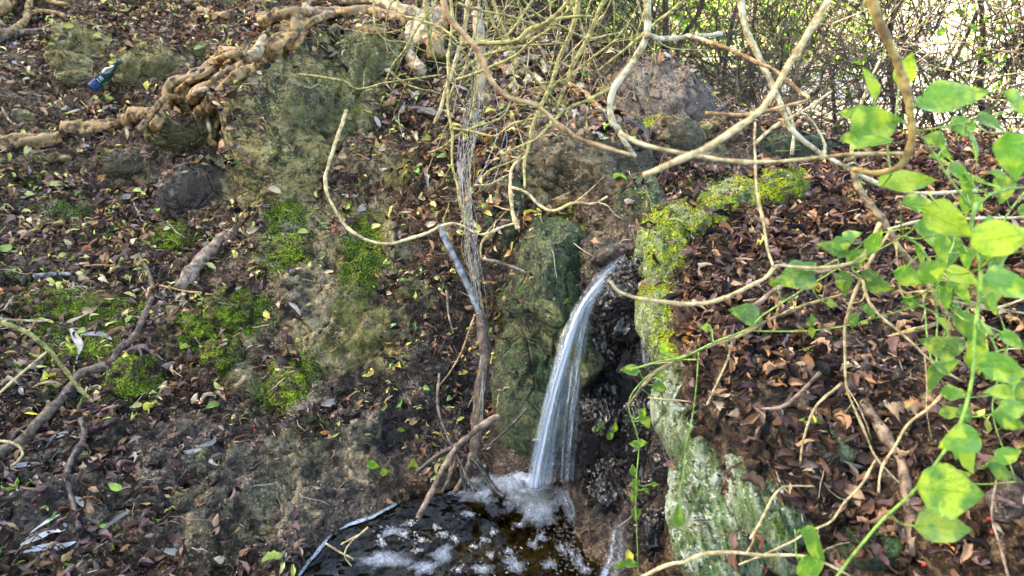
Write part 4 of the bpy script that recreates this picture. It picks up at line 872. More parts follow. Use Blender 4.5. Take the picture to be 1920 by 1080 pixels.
# right bank sticks
gb('stick', [(1632,757),(1657,813),(1683,873),(1700,927),(1710,987),(1710,1053)], 11, B_dead, 'thick decaying stick lying on the right bank leaves', 'stick', .012, .8)
gb('stick', [(1596,770),(1616,780),(1640,790)], 8, B_grey, 'short pale stick stub beside the thick decaying stick', 'stick', .010, .9)
gb('stick', [(1620,655),(1680,627),(1747,607),(1830,600),(1915,607)], 4.5, B_spot, 'grey stick lying across the right bank', 'stick', .02, .9)
for pth, r_, mt, d0, d1, lb in [
 ([(1180,760),(1205,722),(1240,690),(1283,665),(1373,637),(1447,597),(1513,573),(1563,557),(1613,542),(1660,520)],3.2,B_spot,1.2,1.15,'long thin brownish twig crossing over the right bank'),
 ([(1673,427),(1647,463),(1627,500),(1613,530),(1597,567),(1585,613),(1585,660),(1587,720),(1600,763),(1623,813),(1643,853),(1683,905)],3.2,B_tan,1.08,1.1,'long hanging tan twig with a bend over the right bank'),
 ([(1620,523),(1633,560),(1657,593),(1697,633),(1730,660),(1773,690),(1807,712)],3.4,B_tan,1.05,1.0,'tan twig slanting right below the vine leaves'),
 ([(1373,637),(1363,677),(1343,722),(1325,760)],2.6,B_tan,1.18,1.2,'short twig hanging from the brownish twig'),
 ([(1780,718),(1740,760),(1700,800),(1680,833),(1657,873),(1647,925)],3.4,B_tan,1.05,1.1,'forked straw coloured twig leaning on the decaying stick'),
 ([(1643,860),(1613,913),(1580,947),(1553,980),(1513,997),(1480,1017),(1430,1040),(1387,1057)],2.8,B_tan,1.1,1.1,'zigzag straw twig over the green slabs'),
 ([(1190,1090),(1240,1062),(1280,1053),(1313,1040),(1363,1033),(1430,1042),(1500,1043),(1547,1057),(1600,1082)],4.2,B_tan,.95,.95,'pale branch along the bottom edge of the right bank'),
 ([(1577,718),(1530,763),(1510,813),(1497,870)],2.8,B_tan,1.15,1.2,'bent straw twig standing among the brown leaves'),
 ([(1403,1010),(1430,973),(1460,920),(1487,912),(1527,913)],2.6,B_tan,1.1,1.15,'angled straw twig over the mossy slab'),
 ([(1540,700),(1500,740),(1462,765),(1420,765)],3.4,B_dead,1.2,1.25,'brown twig lying above the slabs'),
 ([(1760,560),(1800,570),(1860,580),(1925,560)],3.2,B_tan,.95,.95,'pale twig behind the lower vine leaves'),
 ([(1700,550),(1760,548),(1850,575),(1925,590)],2.6,B_tan,1.0,.95,'second pale twig at the right edge'),
 ([(1665,430),(1740,415),(1830,410),(1925,405)],4.0,B_lichen,1.1,1.05,'greyish branch running to the right edge'),
 ([(1890,1080),(1870,1010),(1860,960),(1868,900)],2.5,B_dead,1.0,1.05,'short dead twig near the lower right corner'),
 ([(1560,505),(1520,512),(1470,540),(1410,575)],5.5,B_dead,1.22,1.28,'brown stick end behind the round vine leaf'),
 ([(1485,290),(1490,240),(1478,200)],4.2,B_lichen,1.7,1.7,'short upright lichen twig on the dark ledge'),
 ([(1540,300),(1545,270),(1520,225),(1490,205)],3.6,B_lichen,1.6,1.6,'curved lichen twig on the dark ledge'),
 ([(1600,300),(1598,250),(1620,180),(1650,110)],3.2,B_spot,2.2,2.6,'slim brown stem rising behind the vine leaves'),
 ([(1415,270),(1450,240),(1510,205),(1560,170)],3.5,B_tan,1.6,1.7,'tan twig behind the long pale grey branch')]:
    branch('twig', pth, r_, mt, lb, 'twig', d=(d0, d1), taper=.7, sides=7, twigs=(2 if len(pth) > 6 else 0))
# pale curled bark strips / long dry leaves
def strip_leaf(pth, wpx, col, lb, lift=.012):
    ps = [hit(*p) for p in pth]; C = catmull([np.array(l) + np.array(n) * lift for l, n in ps], 5); n = len(C)
    T = np.gradient(C, axis=0); T /= np.linalg.norm(T, axis=1)[:, None]; nr = np.array(ps[1][1]); S = np.cross(T, nr); S /= np.linalg.norm(S, axis=1)[:, None]
    d = ((C - CN) @ FW).mean(); wv = (wpx / 2 * d / F) * np.sin(np.linspace(.12, math.pi - .05, n)) ** .6
    nn = np.cross(S, T)
    V = np.vstack([C + S * wv[:, None] + nn * wv[:, None] * .5, C, C - S * wv[:, None] + nn * wv[:, None] * .5]); F_ = []
    for k in range(n - 1):
        for a_ in (0, n): F_.append((a_ + k, a_ + k + 1, a_ + n + k + 1)); F_.append((a_ + k, a_ + n + k + 1, a_ + n + k))
    c = C.mean(0); o = obj('dry_blade_leaf', mesh_np('dry_blade_leaf', V - c, np.array(F_), M_leaf, True, {'tint': np.tile(np.array(col), (len(V), 1))}), None, Vector(c)); tag(o, lb, 'dry leaf')
WH = (.62, .58, .56); GR = (.38, .34, .31)
for pth, wp, col, lb in [([(32,1026),(80,1010),(112,992),(138,972)],15,WH,'long whitish dry blade at the lower left, topmost of three'),([(42,1038),(80,1025),(120,1018),(140,1014)],12,WH,'pale dry blade lowest of the three at lower left'),
    ([(60,1005),(90,985),(115,968)],8,WH,'short whitish blade above the long whitish one'),([(130,620),(148,640),(150,658),(143,676)],13,GR,'pale curled bark strip standing on the moss'),([(155,632),(190,630),(216,636)],9,GR,'pale bent bark strip lying right of the curled one'),
    ([(328,850),(350,848),(378,842)],11,GR,'lilac grey dry blade on the mud'),([(376,840),(392,830),(408,818)],9,GR,'second grey blade on the mud above the lilac one'),([(120,610),(150,600),(175,585)],9,(.34,.27,.2),'curved tan blade above the bark strips'),
    ([(545,565),(560,575),(568,592)],9,GR,'pale curved blade at the dark wet hollow'),([(860,300),(865,330),(862,350)],9,(.40,.30,.26),'pinkish blade beside the grey strands'),([(785,305),(795,330),(805,352)],8,GR,'pale blade hanging left of the strands'),
    ([(700,220),(712,240)],9,GR,'pale blade on the brown ledge above the strands'),([(1420,790),(1450,775),(1478,740)],13,(.20,.15,.09),'long curved brown pod on the right bank litter'),([(190,1000),(222,968),(246,962)],8,(.30,.25,.2),'thin curved blade at the lower left'),
    ([(470,340),(500,336),(525,336)],7,GR,'pale blade on top of the purplish brown rock'),([(5,880),(40,872),(75,876)],9,(.34,.30,.30),'pale blade under the fallen branch')]:
    strip_leaf(pth, wp, col, lb)

# thick roots
def root(paths, lb, name='tree_root', mat=B_root, cat='root'):
    first = None
    for k, (pth, r_, *rest) in enumerate(paths):
        mt = rest[0] if rest else mat; lf = rest[1] if len(rest) > 1 else .02
        pts_ = []
        if first is None:
            first = gb(name, pth, r_, mt, lb, cat, lf, .85, .12, 26, ridge=.30)
        else: gb('root_strand', pth, r_, mt, '', cat, lf, .8, .12, 22, parent=first, ridge=.30)
    return first
root([([(-30,272),(30,272),(82,266),(110,262)],12),([(120,246),(160,240),(200,243),(228,232),(262,222),(298,214)],13)], 'thick bare root running across the left slope')
root([([(275,262),(300,240),(322,212),(336,180),(352,172),(380,150),(402,140),(440,118),(478,112)],8.5,B_root,.055),([(330,214),(345,180),(372,172),(395,160),(412,130),(440,124),(470,118),(490,100)],7.5,B_root,.075),
      ([(312,190),(332,170),(362,160),(382,140),(404,134)],8,B_root,.03),([(352,196),(372,196),(380,215),(380,245)],4,B_rootp,.05),([(400,190),(402,212),(396,260),(402,275)],9,B_root,.01),([(355,205),(380,178),(420,160),(460,130)],10,B_root,.02),
      ([(375,215),(400,190),(440,150),(480,125),(500,100)],10,B_root,.01),([(480,120),(492,90),(484,78)],10,B_rootp,.05),([(490,92),(505,110),(512,125)],3,B_rootp,.06),([(285,255),(318,222),(340,196),(366,184),(396,168),(416,142),(436,116),(470,104)],5,B_root,.085),([(340,200),(366,164),(392,148),(424,136),(452,122),(486,108)],6,B_root,.065),([(372,190),(392,176),(410,176),(424,160),(448,140)],5,B_rootp,.05),([(384,200),(396,222),(392,238)],4,B_root,.04),([(418,175),(428,200),(420,232)],5,B_root,.01)], 'twisted bundle of roots climbing over the rock at upper left')
root([([(505,108),(520,86),(536,72),(548,56),(580,44),(620,42),(660,36),(700,38),(750,50)],12.5,B_root,.05),([(508,100),(530,80),(552,62),(590,50),(640,46)],7,B_root,.07),([(512,52),(535,48),(562,34),(585,28)],8,B_root,.06),([(585,24),(620,16),(660,18),(710,26),(760,42),(800,55)],11,B_rootp,.08),
      ([(548,62),(600,56),(650,58),(690,55),(735,62)],8,B_root,.0)], 'thick golden root bending over the boulder at top centre')
root([([(766,66),(768,100),(778,130),(785,150)],11,B_rootp,.05),([(800,50),(795,90),(785,118)],22,B_rootp,.06),([(835,40),(825,80),(830,110)],17,B_root,.04),([(770,180),(792,188),(798,195)],5,B_rootp,.0)], 'pale stout root stumps at the top beside the hanging strands')
root([([(-10,40),(12,22),(28,-8)],11,B_root,.06),([(-20,80),(20,74),(44,60),(62,30),(68,-10)],6.5,B_root,.04),([(-20,88),(40,72),(108,57)],6,B_brown,.03),([(60,34),(85,27),(112,32),(128,40)],3.5,B_root,.03),([(78,-5),(105,12),(135,18)],4,B_root,.03)], 'tangle of tan roots in the top left corner')
root([([(370,22),(400,34),(430,34)],6),([(480,36),(505,32),(540,30)],6)], 'partly buried roots near the top left of the thick golden root')
root([([(940,150),(975,125),(1010,120),(1020,140)],5,B_rootp,.03),([(985,165),(1000,145),(1020,160)],6,B_rootp,.02),([(960,180),(1000,175),(1040,172)],6,B_root,.02),([(1060,160),(1095,185),(1130,215)],6,B_root,.02),([(1065,190),(1090,200),(1105,222)],5,B_brown,.02),([(930,130),(950,145),(985,140)],5,B_root,.03)], 'small tangled roots on the crest behind the olive twigs')
root([([(885,255),(920,248),(960,240),(1025,232)],7,B_brown,.01)], 'dark root running level above the grey brown boulder')
root([([(766,205),(800,212),(835,228)],8,B_dark,.01),([(725,182),(735,190),(715,200)],6,B_root,.01)], 'dark root stub below the pale stout roots')

# ---------------------------------------------------------------- green bottle
def lathe(prof, seg=24):
    V = []; T = []
    for z_, r_ in prof:
        for k in range(seg): a_ = k / seg * 2 * math.pi; V.append((r_ * math.cos(a_), r_ * math.sin(a_), z_))
    for i_ in range(len(prof) - 1):
        for k in range(seg): p, q = i_ * seg + k, i_ * seg + (k + 1) % seg; T += [(p, q, q + seg), (p, q + seg, p + seg)]
    return np.array(V), np.array(T)
def mat_glass(name, col, rough=.08, tr=.5):
    b = NB(name); n = b.noise(60, 4)
    c = b.mix(b.map(n, .5, .7, 0, .35), col, (.10, .09, .06))
    return b.end(b.bsdf(c, b.map(n, .4, .7, rough, rough + .25), None, spec=.8, Transmission_Weight=tr, IOR=1.5, Coat_Weight=.3))
M_glass = mat_glass('bottle_glass', (.008, .07, .05)); M_foil = mat_glass('blue_label', (.004, .035, .13), .2, 0.0); M_white = mat_glass('white_label', (.20, .27, .33), .4, 0.0)
pA, nA = hit(188, 172); pA = pA + nA * .05; pB = Vector(at(228, 113, (np.array(pA) - CN) @ FW - .03))
bt = empty('glass_bottle', pA, 'green glass bottle lying upright against the stones at upper left', 'bottle')
L0 = (pB - pA).length; bt.rotation_euler = (pB - pA).to_track_quat('Z', 'Y').to_euler(); k = L0
V, T = lathe([(0, .0), (0, .100 * k), (.012 * k, .125 * k), (.55 * k, .125 * k), (.62 * k, .11 * k), (.70 * k, .06 * k), (.78 * k, .052 * k), (.94 * k, .044 * k), (.945 * k, .055 * k), (.985 * k, .055 * k), (.99 * k, .04 * k), (.97 * k, .034 * k)])
obj('glass_body', mesh_np('glass_body', V, T, M_glass), bt)
V, T = lathe([(.05 * k, .1275 * k), (.26 * k, .1275 * k)]); obj('blue_label', mesh_np('blue_label', V, T, M_foil), bt)
vd = (CAM - bt.location).normalized(); lv = bt.rotation_euler.to_matrix().transposed() @ vd; a0 = math.atan2(lv.y, lv.x)
for z0, z1 in ((.29, .32), (.35, .43)):
    V = []; T = []
    for kk in range(9):
        a_ = a0 - .1 - .5 + kk * .1
        for zz in (z0, z1): V.append((.129 * k * math.cos(a_), .129 * k * math.sin(a_), zz * k))
    for kk in range(8): p = kk * 2; T += [(p, p + 2, p + 3), (p, p + 3, p + 1)]
    obj('label_scrap', mesh_np('label_scrap', np.array(V), np.array(T), M_white), bt)

# ---------------------------------------------------------------- berries
M_berry = NB('red_berry'); M_berry = M_berry.end(M_berry.bsdf((.40, .02, .025), .3))
bV, bT = ico(2); berry_me = mesh_np('berry', bV * .0030, bT, M_berry)
berries = [(235,245),(243,250),(238,256),(232,262),(476,800),(478,806),(1540,767),(1577,818),(1697,855),(1857,972),(1737,1058),(1734,726),(1717,748),(1865,1003),(1545,798),(1407,957),(325,880),(352,893),(246,890),(200,806),(185,872),(72,930),(62,948),(560,500),(566,510),(285,378),(288,374),(128,865),(214,847),(40,752),(20,748),(250,1000),(700,690),(706,700),(1515,456),(1660,700)]
for q, (a_, b_) in enumerate(berries):
    l, nr = hit(a_, b_); o = obj('berry', berry_me, None, l + nr * .006)
    tag(o, 'small red berry lying ' + near(a_, b_), 'berry', 'red berries ' + near(a_, b_))

# ---------------------------------------------------------------- vines with green leaves
def vleaf_mesh(seed, wid=.42, mat=M_vl_green):
    rs = np.random.default_rng(seed); nu, nv = 6, 11; V = []; UVs = []
    k1, k2 = rs.uniform(.05, .22), rs.uniform(-.25, .12); tw = rs.uniform(-.25, .25)
    for i_ in range(nv):
        t = i_ / (nv - 1); ww = wid * (math.sin(math.pi * t ** .72) ** .85) * (1 - .35 * t) * 1.12 + .004
        if t == 1: ww = .003
        for j_ in range(nu + 1):
            u = j_ / nu * 2 - 1; wy = ww * u * (1 + .05 * math.sin(t * 14 + j_ + seed)); zz = abs(u) * ww * k1 * 1.6 + k2 * (t - .3) ** 2 + .018 * math.sin(7 * t + 3 * u + seed) + tw * (t - .5) * u * .2
            V.append((t, wy, zz)); UVs.append((u, t, 0))
    T = []
    for i_ in range(nv - 1):
        for j_ in range(nu): p = i_ * (nu + 1) + j_; T.append((p, p + nu + 1, p + nu + 2, p + 1))
    return mesh_np('leaf', np.array(V), np.array(T), mat, True, {'luv': np.array(UVs)})
VLM = {m_.name: [vleaf_mesh(s, wd, m_) for s, wd in enumerate([.29, .33, .37, .31, .28, .39])] for m_ in (M_vl_bright, M_vl_green)}
def put_leaf(parent, cx, cy, L_, ang, d, mat, face=None, lb=None, kseed=0, ws=1.0):
    """leaf with centre (cx,cy), length L_ px, tip direction ang (degrees, 0 right, 90 up in the photo)"""
    rs = np.random.default_rng(int(cx * 7 + cy)); a_ = R(ang)
    t = RT * math.cos(a_) + UP * math.sin(a_); n = -FW * .75 + np.array([0, 0, 1.0]) * .55 + rs.normal(0, .22, 3) if face is None else np.array(face, float)
    t = t - FW * rs.uniform(-.25, .25); t /= np.linalg.norm(t); n = n - t * (n @ t); n /= np.linalg.norm(n); b_ = np.cross(n, t)
    s = L_ * d / F; c = at(cx, cy, d) - t * s * .5
    o = obj('leaf', VLM[mat.name][int(rs.integers(6))], parent)
    M_ = Matrix((np.array([t * s, b_ * s * ws, n * s]).T).tolist()).to_4x4(); M_.translation = Vector(c) - parent.location
    o.matrix_local = M_
    # petiole
    return c
def vine(lb, stems, leaves, mat=M_vl_green, name='climbing_vine', group=None):
    org = Vector(at(*stems[0][0][0][:2], stems[0][2])); e = empty(name, org, lb, 'vine', group); SP = []
    for pth, r_, d0, d1 in stems:
        n = len(pth); C = catmull([at(p[0], p[1], d0 + (d1 - d0) * k / (n - 1)) for k, p in enumerate(pth)], 7); C = jitter(C, .003, len(pth) * 3 + int(pth[0][0]))
        rr = np.linspace(1, .6, len(C)) * r_ * .72 * d0 / F; V, T = tube_np(C, rr, 7); obj('stem', mesh_np('stem', V - np.array(org), T, B_stem), e); SP.append(C)
    SP = np.vstack(SP)
    for lf in leaves:
        cx, cy, L_, ang, d = lf[:5]; mt = lf[5] if len(lf) > 5 else mat; b0_ = put_leaf(e, cx, cy, L_, ang, d, mt, ws=lf[6] if len(lf) > 6 else 1.0)
        k = np.argmin(((SP - b0_) ** 2).sum(1) + .3 * 0); tgt = SP[k]
        if np.linalg.norm(tgt - b0_) < .14:
            mid = (tgt + b0_) / 2 + np.array([0, 0, -.006]); V, T = tube_np(catmull([tgt, mid, b0_], 4), .0011 * max(d, .6), 5); obj('leaf_stalk', mesh_np('leaf_stalk', V - np.array(org), T, B_stem), e)
    return e
BR = M_vl_bright
vine('bright green vine with large blurred leaves at the upper right', [([(1935,350),(1880,360),(1850,370),(1820,390),(1790,350),(1720,250),(1660,215),(1640,190)],3.5,.82,.80),([(1935,200),(1880,215),(1800,232),(1720,245)],3.5,.75,.8),([(1672,330),(1665,290),(1660,230)],3,.8,.8)],
 [(1628,157,66,120,.80,BR),(1699,130,68,70,.82,BR),(1792,178,120,8,.70,BR),(1752,203,80,-10,.80,BR),(1640,236,105,15,.78,BR),(1632,268,90,-168,.76,BR),(1603,216,60,165,.84,BR),(1825,275,66,-75,.78,BR),(1806,238,60,10,.82,BR),(1752,262,50,170,.84,BR),
  (1895,295,95,-80,.66,BR),(1905,200,75,-50,.66,BR),(1860,232,70,-20,.72,BR),(1768,285,28,60,.9,BR),(1775,290,26,-30,.9,BR),(1750,293,18,180,.9,BR),(1700,342,110,5,.86),(1802,328,62,-35,.84,BR),(1812,350,50,-80,.84,BR),(1765,60,20,40,1.2,BR),(1590,262,40,190,.84,BR),(1875,330,40,-20,.75,BR)], BR)
vine('leafy vine with mottled yellow green leaves hanging at the right edge', [([(1825,380),(1820,440),(1838,500),(1838,570),(1830,640),(1822,720),(1804,788),(1762,858),(1704,930),(1640,992),(1575,1075),(1560,1100)],5.5,.80,.80),([(1838,505),(1870,480),(1930,470)],4,.80,.74),([(1690,440),(1720,460),(1745,500),(1752,560),(1762,600),(1775,628)],3.5,1.0,1.0),([(1838,600),(1862,640),(1880,680)],3,.8,.78),([(1900,720),(1860,700),(1850,640)],3,.76,.8)],
 [(1775,418,102,-35,.80,BR,.9),(1880,447,115,10,.74,BR),(1893,538,100,-15,.72,BR),(1812,380,50,-80,.85,BR),(1765,466,56,-80,.9),(1811,484,46,-85,.86,BR),(1855,470,40,60,.8,BR),(1758,650,76,160,.92,None or M_vl_green,1.1),(1708,566,36,-30,1.0),(1806,520,70,-20,.88,BR),
  (1805,552,44,-60,.9),(1820,620,90,-48,.86,M_vl_green,.6),(1884,692,100,-12,.72,BR),(1872,738,66,175,.74),(1800,826,84,195,.76,BR,1.1),(1812,862,66,-60,.80),(1890,790,70,-20,.72),(1786,922,130,-5,.74,BR,1.05),(1772,988,118,-3,.76,M_vl_green,.95),(1905,765,60,10,.70),
  (1770,610,36,-55,.95,BR),(1850,620,60,-20,.8,BR),(1862,570,50,-60,.84,BR),(1868,430,50,150,.9,BR),(1828,655,60,110,.86),(1752,505,60,40,.95,BR),(1725,480,50,-70,1.0),(1708,520,64,-18,1.0),(1770,560,50,-80,.93),(1900,640,60,-30,.8,BR),(1725,385,70,-10,.95,BR),(1740,440,60,-60,.97)], BR)
vine('creeping vine with round green leaves over the litter', [([(1185,692),(1230,680),(1283,672),(1340,642),(1400,618),(1430,592),(1490,552),(1540,520),(1600,486),(1650,462),(1690,440)],2.8,1.2,1.05),([(1400,618),(1500,622),(1580,612),(1660,590),(1740,568)],2.4,1.2,1.1),([(1545,498),(1600,470),(1640,440),(1720,425)],2.2,1.08,1.0)],
 [(1397,590,66,165,1.14,M_vl_green,1.15),(1492,520,78,-165,1.05,M_vl_green,1.15),(1515,500,44,20,1.05),(1582,532,50,-80,1.05,M_vl_green,1.1),(1560,466,64,165,1.06),(1582,455,44,25,1.04),(1649,537,54,-10,1.05),(1632,515,40,10,1.05),(1625,580,36,170,1.12),(1600,602,30,-100,1.12),(1522,597,20,100,1.15),(1514,607,12,180,1.15),(1522,624,22,-80,1.15),
  (1708,566,34,0,1.08),(1322,614,26,165,1.2),(1450,528,26,120,1.1),(1612,478,50,30,1.04,BR),(1640,450,50,60,1.0,BR),(1605,498,34,-30,1.04),(1560,570,26,-10,1.1),(1600,440,46,20,1.02,BR)])
vine('slender vine with tiny round leaves dangling in the gully', [([(1312,660),(1240,690),(1200,720),(1178,757),(1193,813),(1197,837),(1193,887),(1193,953),(1195,1003),(1196,1085)],2.0,1.45,1.4),([(1200,724),(1225,745),(1245,770)],1.6,1.45,1.45),([(1310,655),(1305,722),(1298,790),(1286,840),(1284,890),(1276,945),(1300,1030),(1310,1085)],1.8,1.2,1.2)],
 [(1181,694,36,175,1.42,M_vl_green,1.2),(1237,727,30,-20,1.42,M_vl_green,1.1),(1238,697,26,60,1.42,BR),(1212,792,26,-70,1.42,M_vl_green,1.2),(1190,833,24,170,1.42,M_vl_green,1.2),(1204,831,22,10,1.42,M_vl_green,1.2),(1187,880,24,100,1.42),(1191,910,26,-80,1.42,M_vl_green,1.1),(1188,931,26,-100,1.42,M_vl_green,1.1),(1192,964,26,-90,1.42,M_vl_green,1.0),
  (1182,1056,28,0,1.4,M_vl_green,1.2),(1160,1060,22,200,1.42,BR),(1205,772,20,60,1.42,BR),(1272,968,46,95,1.2,M_vl_green,1.0),(1200,773,16,120,1.42),(1213,921,14,-60,1.42,BR),(1228,908,16,0,1.42,BR),(1246,650,26,60,1.3,BR),(1254,668,26,-20,1.3,BR)])
vine('short leafy sprig with two spotted yellow green leaves at the bottom', [([(1500,1100),(1510,1070),(1495,1040),(1488,990)],2.6,.9,.9)], [(1523,1023,88,-50,.9,BR,1.1),(1518,1070,66,-75,.9,BR,1.1)], BR)
rs = np.random.default_rng(5150); extra = []
for k in range(34):
    a_, b_ = rs.uniform(1700, 1935), rs.uniform(350, 900)
    if a_ < 1740 and b_ > 600: continue
    extra.append((a_, b_, rs.uniform(34, 72), rs.uniform(-110, 40), rs.uniform(.86, 1.15), M_vl_green if k % 3 else BR))
vine('darker inner shoots of the leafy vine, behind the front leaves at the right edge', [([(1945,330),(1880,420),(1850,520),(1890,640),(1860,760),(1900,900)],2.6,1.0,.98),([(1740,360),(1790,440),(1760,540),(1830,600),(1910,640)],2.4,1.05,.95),([(1700,560),(1780,590),(1850,560),(1930,560)],2.2,1.0,1.0),([(1940,820),(1880,860),(1830,880)],2.2,.95,.95)], extra)
# seedlings on the leaves
tiny = [(1128,797,18,70),(1153,800,20,80),(1145,815,22,60),(1060,565,22,20),(1075,600,22,60),(1120,805,12,30),(775,870,26,90),(700,872,26,-20),(722,885,20,10),(753,806,16,-10),(905,1000,20,10),(835,862,26,60)]
for q, (a_, b_, L_, an) in enumerate(tiny):
    l, nr = hit(a_, b_); d = float((np.array(l) - CN) @ FW); e = empty('fresh_leaf', l + nr * .006, ('bright' if q % 2 else 'dark') + ' green fresh leaf ' + near(a_, b_), 'leaf', ('bright' if q % 2 else 'dark') + ' fresh leaves ' + near(a_, b_))
    put_leaf(e, a_, b_, L_, an, d - .012, BR if q % 2 else M_vl_green)

# ---------------------------------------------------------------- water
def mat_water():
    b = NB('pool_water')
    n = b.noise(20, 2, .4); n2 = b.noise(7, 2, .4); h = b.math('ADD', n, b.math('MULTIPLY', n2, 2.0))
    nr = b.bump(h, .45, .02)
    gl = b.n('ShaderNodeBsdfGlossy'); gl.inputs['Roughness'].default_value = .04; gl.inputs[0].default_value = (.9, .95, 1, 1); b.L(nr, gl.inputs['Normal'])
    tr = b.n('ShaderNodeBsdfTransparent'); tr.inputs[0].default_value = (.40, .36, .25, 1)
    fr = b.n('ShaderNodeFresnel'); fr.inputs[0].default_value = 1.33; b.L(nr, fr.inputs['Normal'])
    mx = b.n('ShaderNodeMixShader'); b.L(b.math('MULTIPLY', fr.outputs[0], .6), mx.inputs[0]); b.L(tr.outputs[0], mx.inputs[1]); b.L(gl.outputs[0], mx.inputs[2])
    return b.end(mx.outputs[0])
M_water = mat_water()
gx, gy = np.meshgrid(np.linspace(-.85, .48, 130), np.linspace(.6, 1.80, 120)); wv = np.stack([gx.ravel(), gy.ravel(), gx.ravel() * 0], 1)
spl = atZ(1000, 905, 0); rr_ = np.hypot(wv[:, 0] - spl[0], wv[:, 1] - spl[1])
wv[:, 2] = .0035 * np.sin(rr_ * 95) * np.exp(-rr_ * 6) + .002 * fbm(wv, 16, 3, 8)
i, j = np.meshgrid(np.arange(119), np.arange(129), indexing='ij'); a = (i * 130 + j).ravel()
tag(obj('water', mesh_np('water', wv, np.stack([a, a + 1, a + 131, a + 130], 1), M_water)), kind='structure')

def mat_fall(name, dens=.55, stretch=(26, 1.6), col=(.72, .82, .92), edge=.3):
    b = NB(name); uv = b.attr('fuv', 'Vector'); mp = b.scale((stretch[0], stretch[1], 1), uv)
    n1 = b.noise(1.0, 4, .55, mp, .3); n2 = b.noise(3.0, 4, .6, mp); sp = b.n('ShaderNodeSeparateXYZ'); b.L(uv, sp.inputs[0]); U = sp.outputs[0]; V = sp.outputs[1]; A = sp.outputs[2]
    ed = b.math('MULTIPLY', b.map(U, 0, edge), b.map(U, 1 - edge, 1, 1, 0))
    al = b.math('MULTIPLY', b.map(b.math('ADD', b.math('MULTIPLY', n1, .7), b.math('MULTIPLY', n2, .3)), .50 - dens * .22, .60, 0.16, .70), ed)
    al = b.math('MULTIPLY', al, A)
    df = b.n('ShaderNodeBsdfDiffuse'); df.inputs[0].default_value = (*col, 1); tl = b.n('ShaderNodeBsdfTranslucent'); tl.inputs[0].default_value = (*col, 1)
    gl = b.n('ShaderNodeBsdfGlossy'); gl.inputs['Roughness'].default_value = .25
    m1 = b.n('ShaderNodeMixShader'); m1.inputs[0].default_value = .45; b.L(df.outputs[0], m1.inputs[1]); b.L(tl.outputs[0], m1.inputs[2])
    m2 = b.n('ShaderNodeMixShader'); m2.inputs[0].default_value = .22; b.L(m1.outputs[0], m2.inputs[1]); b.L(gl.outputs[0], m2.inputs[2])
    b.L(b.bump(n1, .5, .01), gl.inputs['Normal'])
    tr = b.n('ShaderNodeBsdfTransparent'); mx = b.n('ShaderNodeMixShader'); b.L(al, mx.inputs[0]); b.L(tr.outputs[0], mx.inputs[1]); b.L(m2.outputs[0], mx.inputs[2])
    return b.end(mx.outputs[0])
M_fall = mat_fall('falling_water', .44, (6.5, .7), (.60, .72, .86), .35); M_fall2 = mat_fall('thin_water', .0, (8, 1.3), (.62, .73, .86), .4); M_flow = mat_fall('sliding_water', -.05, (6, 2.2), (.42, .54, .70), .35); M_splash = None
def sheet(parent, name, L_, Rr, mat, d0, d1, alpha=None, bulge=.012, seed=0, nn=60):
    """water sheet between a left and a right edge path"""
    Lp = catmull([at(p[0], p[1], d0 + (d1 - d0) * k / (len(L_) - 1)) for k, p in enumerate(L_)], 12); Rp = catmull([at(p[0], p[1], d0 + (d1 - d0) * k / (len(Rr) - 1) + .01) for k, p in enumerate(Rr)], 12)
    ti = np.linspace(0, 1, nn); f = lambda C: np.stack([np.interp(ti, np.linspace(0, 1, len(C)), C[:, q]) for q in range(3)], 1); Lp, Rp = f(Lp), f(Rp)
    nu = 13; V = []; UVs = []
    for i_ in range(nn):
        for j_ in range(nu):
            u = j_ / (nu - 1); p = Lp[i_] * (1 - u) + Rp[i_] * u; p = p - FW * (bulge * 4 * u * (1 - u) + .004 * math.sin(u * 17 + seed) * (ti[i_] + .2)); V.append(p)
            UVs.append((u, ti[i_] * 3 + seed, 1 if alpha is None else float(np.interp(ti[i_], np.linspace(0, 1, len(alpha)), alpha))))
    T = [(i_ * nu + j_, i_ * nu + j_ + 1, (i_ + 1) * nu + j_ + 1, (i_ + 1) * nu + j_) for i_ in range(nn - 1) for j_ in range(nu - 1)]
    return obj(name, mesh_np(name, np.array(V) - np.array(parent.location), np.array(T), mat, True, {'fuv': np.array(UVs)}), parent)
wf = empty('waterfall', Vector(spl), 'small silky waterfall arching from the rock lip into the pool', 'waterfall')
dA, dB = 2.0, 1.90
sheet(wf, 'water_sheet', [(1150,480),(1118,512),(1084,560),(1052,620),(1032,690),(1012,770),(994,850),(982,905)], [(1196,492),(1160,525),(1118,565),(1100,620),(1080,690),(1064,770),(1052,850),(1044,905)], M_fall, dA, dB, [.55,.7,.95,1,1,.95,.85,.85], .02, 0)
sheet(wf, 'water_strand', [(1128,520),(1078,575),(1048,650),(1024,730),(1006,810),(986,910)], [(1146,530),(1100,585),(1078,650),(1054,730),(1034,810),(1014,912)], M_fall, dA - .02, dB - .03, [.3,.9,1,1,1,1], .02, 2.3)
sheet(wf, 'water_strand', [(1100,560),(1076,640),(1062,720),(1052,800),(1044,900)], [(1118,570),(1104,640),(1094,720),(1086,800),(1078,900)], M_fall2, dA - .03, dB - .02, [.5,.9,.9,.8,.6], .015, 4.1)
sheet(wf, 'lip_flow', [(1150,478),(1128,502),(1108,535),(1090,566)], [(1194,478),(1176,506),(1150,540),(1122,572)], M_flow, 2.03, 1.97, [.9,1,1,.9], .012, 6.0, 30)
sheet(wf, 'lip_flow', [(1196,470),(1170,472),(1148,482),(1136,500)], [(1200,500),(1190,498),(1172,505),(1150,520)], M_flow, 2.06, 2.0, [.6,.9,1,1], .008, 7.7, 20)
tr_ = empty('water_trickle', Vector(at(1195, 620, 1.85)), 'thin trickle sliding down the black rock right of the fall', 'trickle')
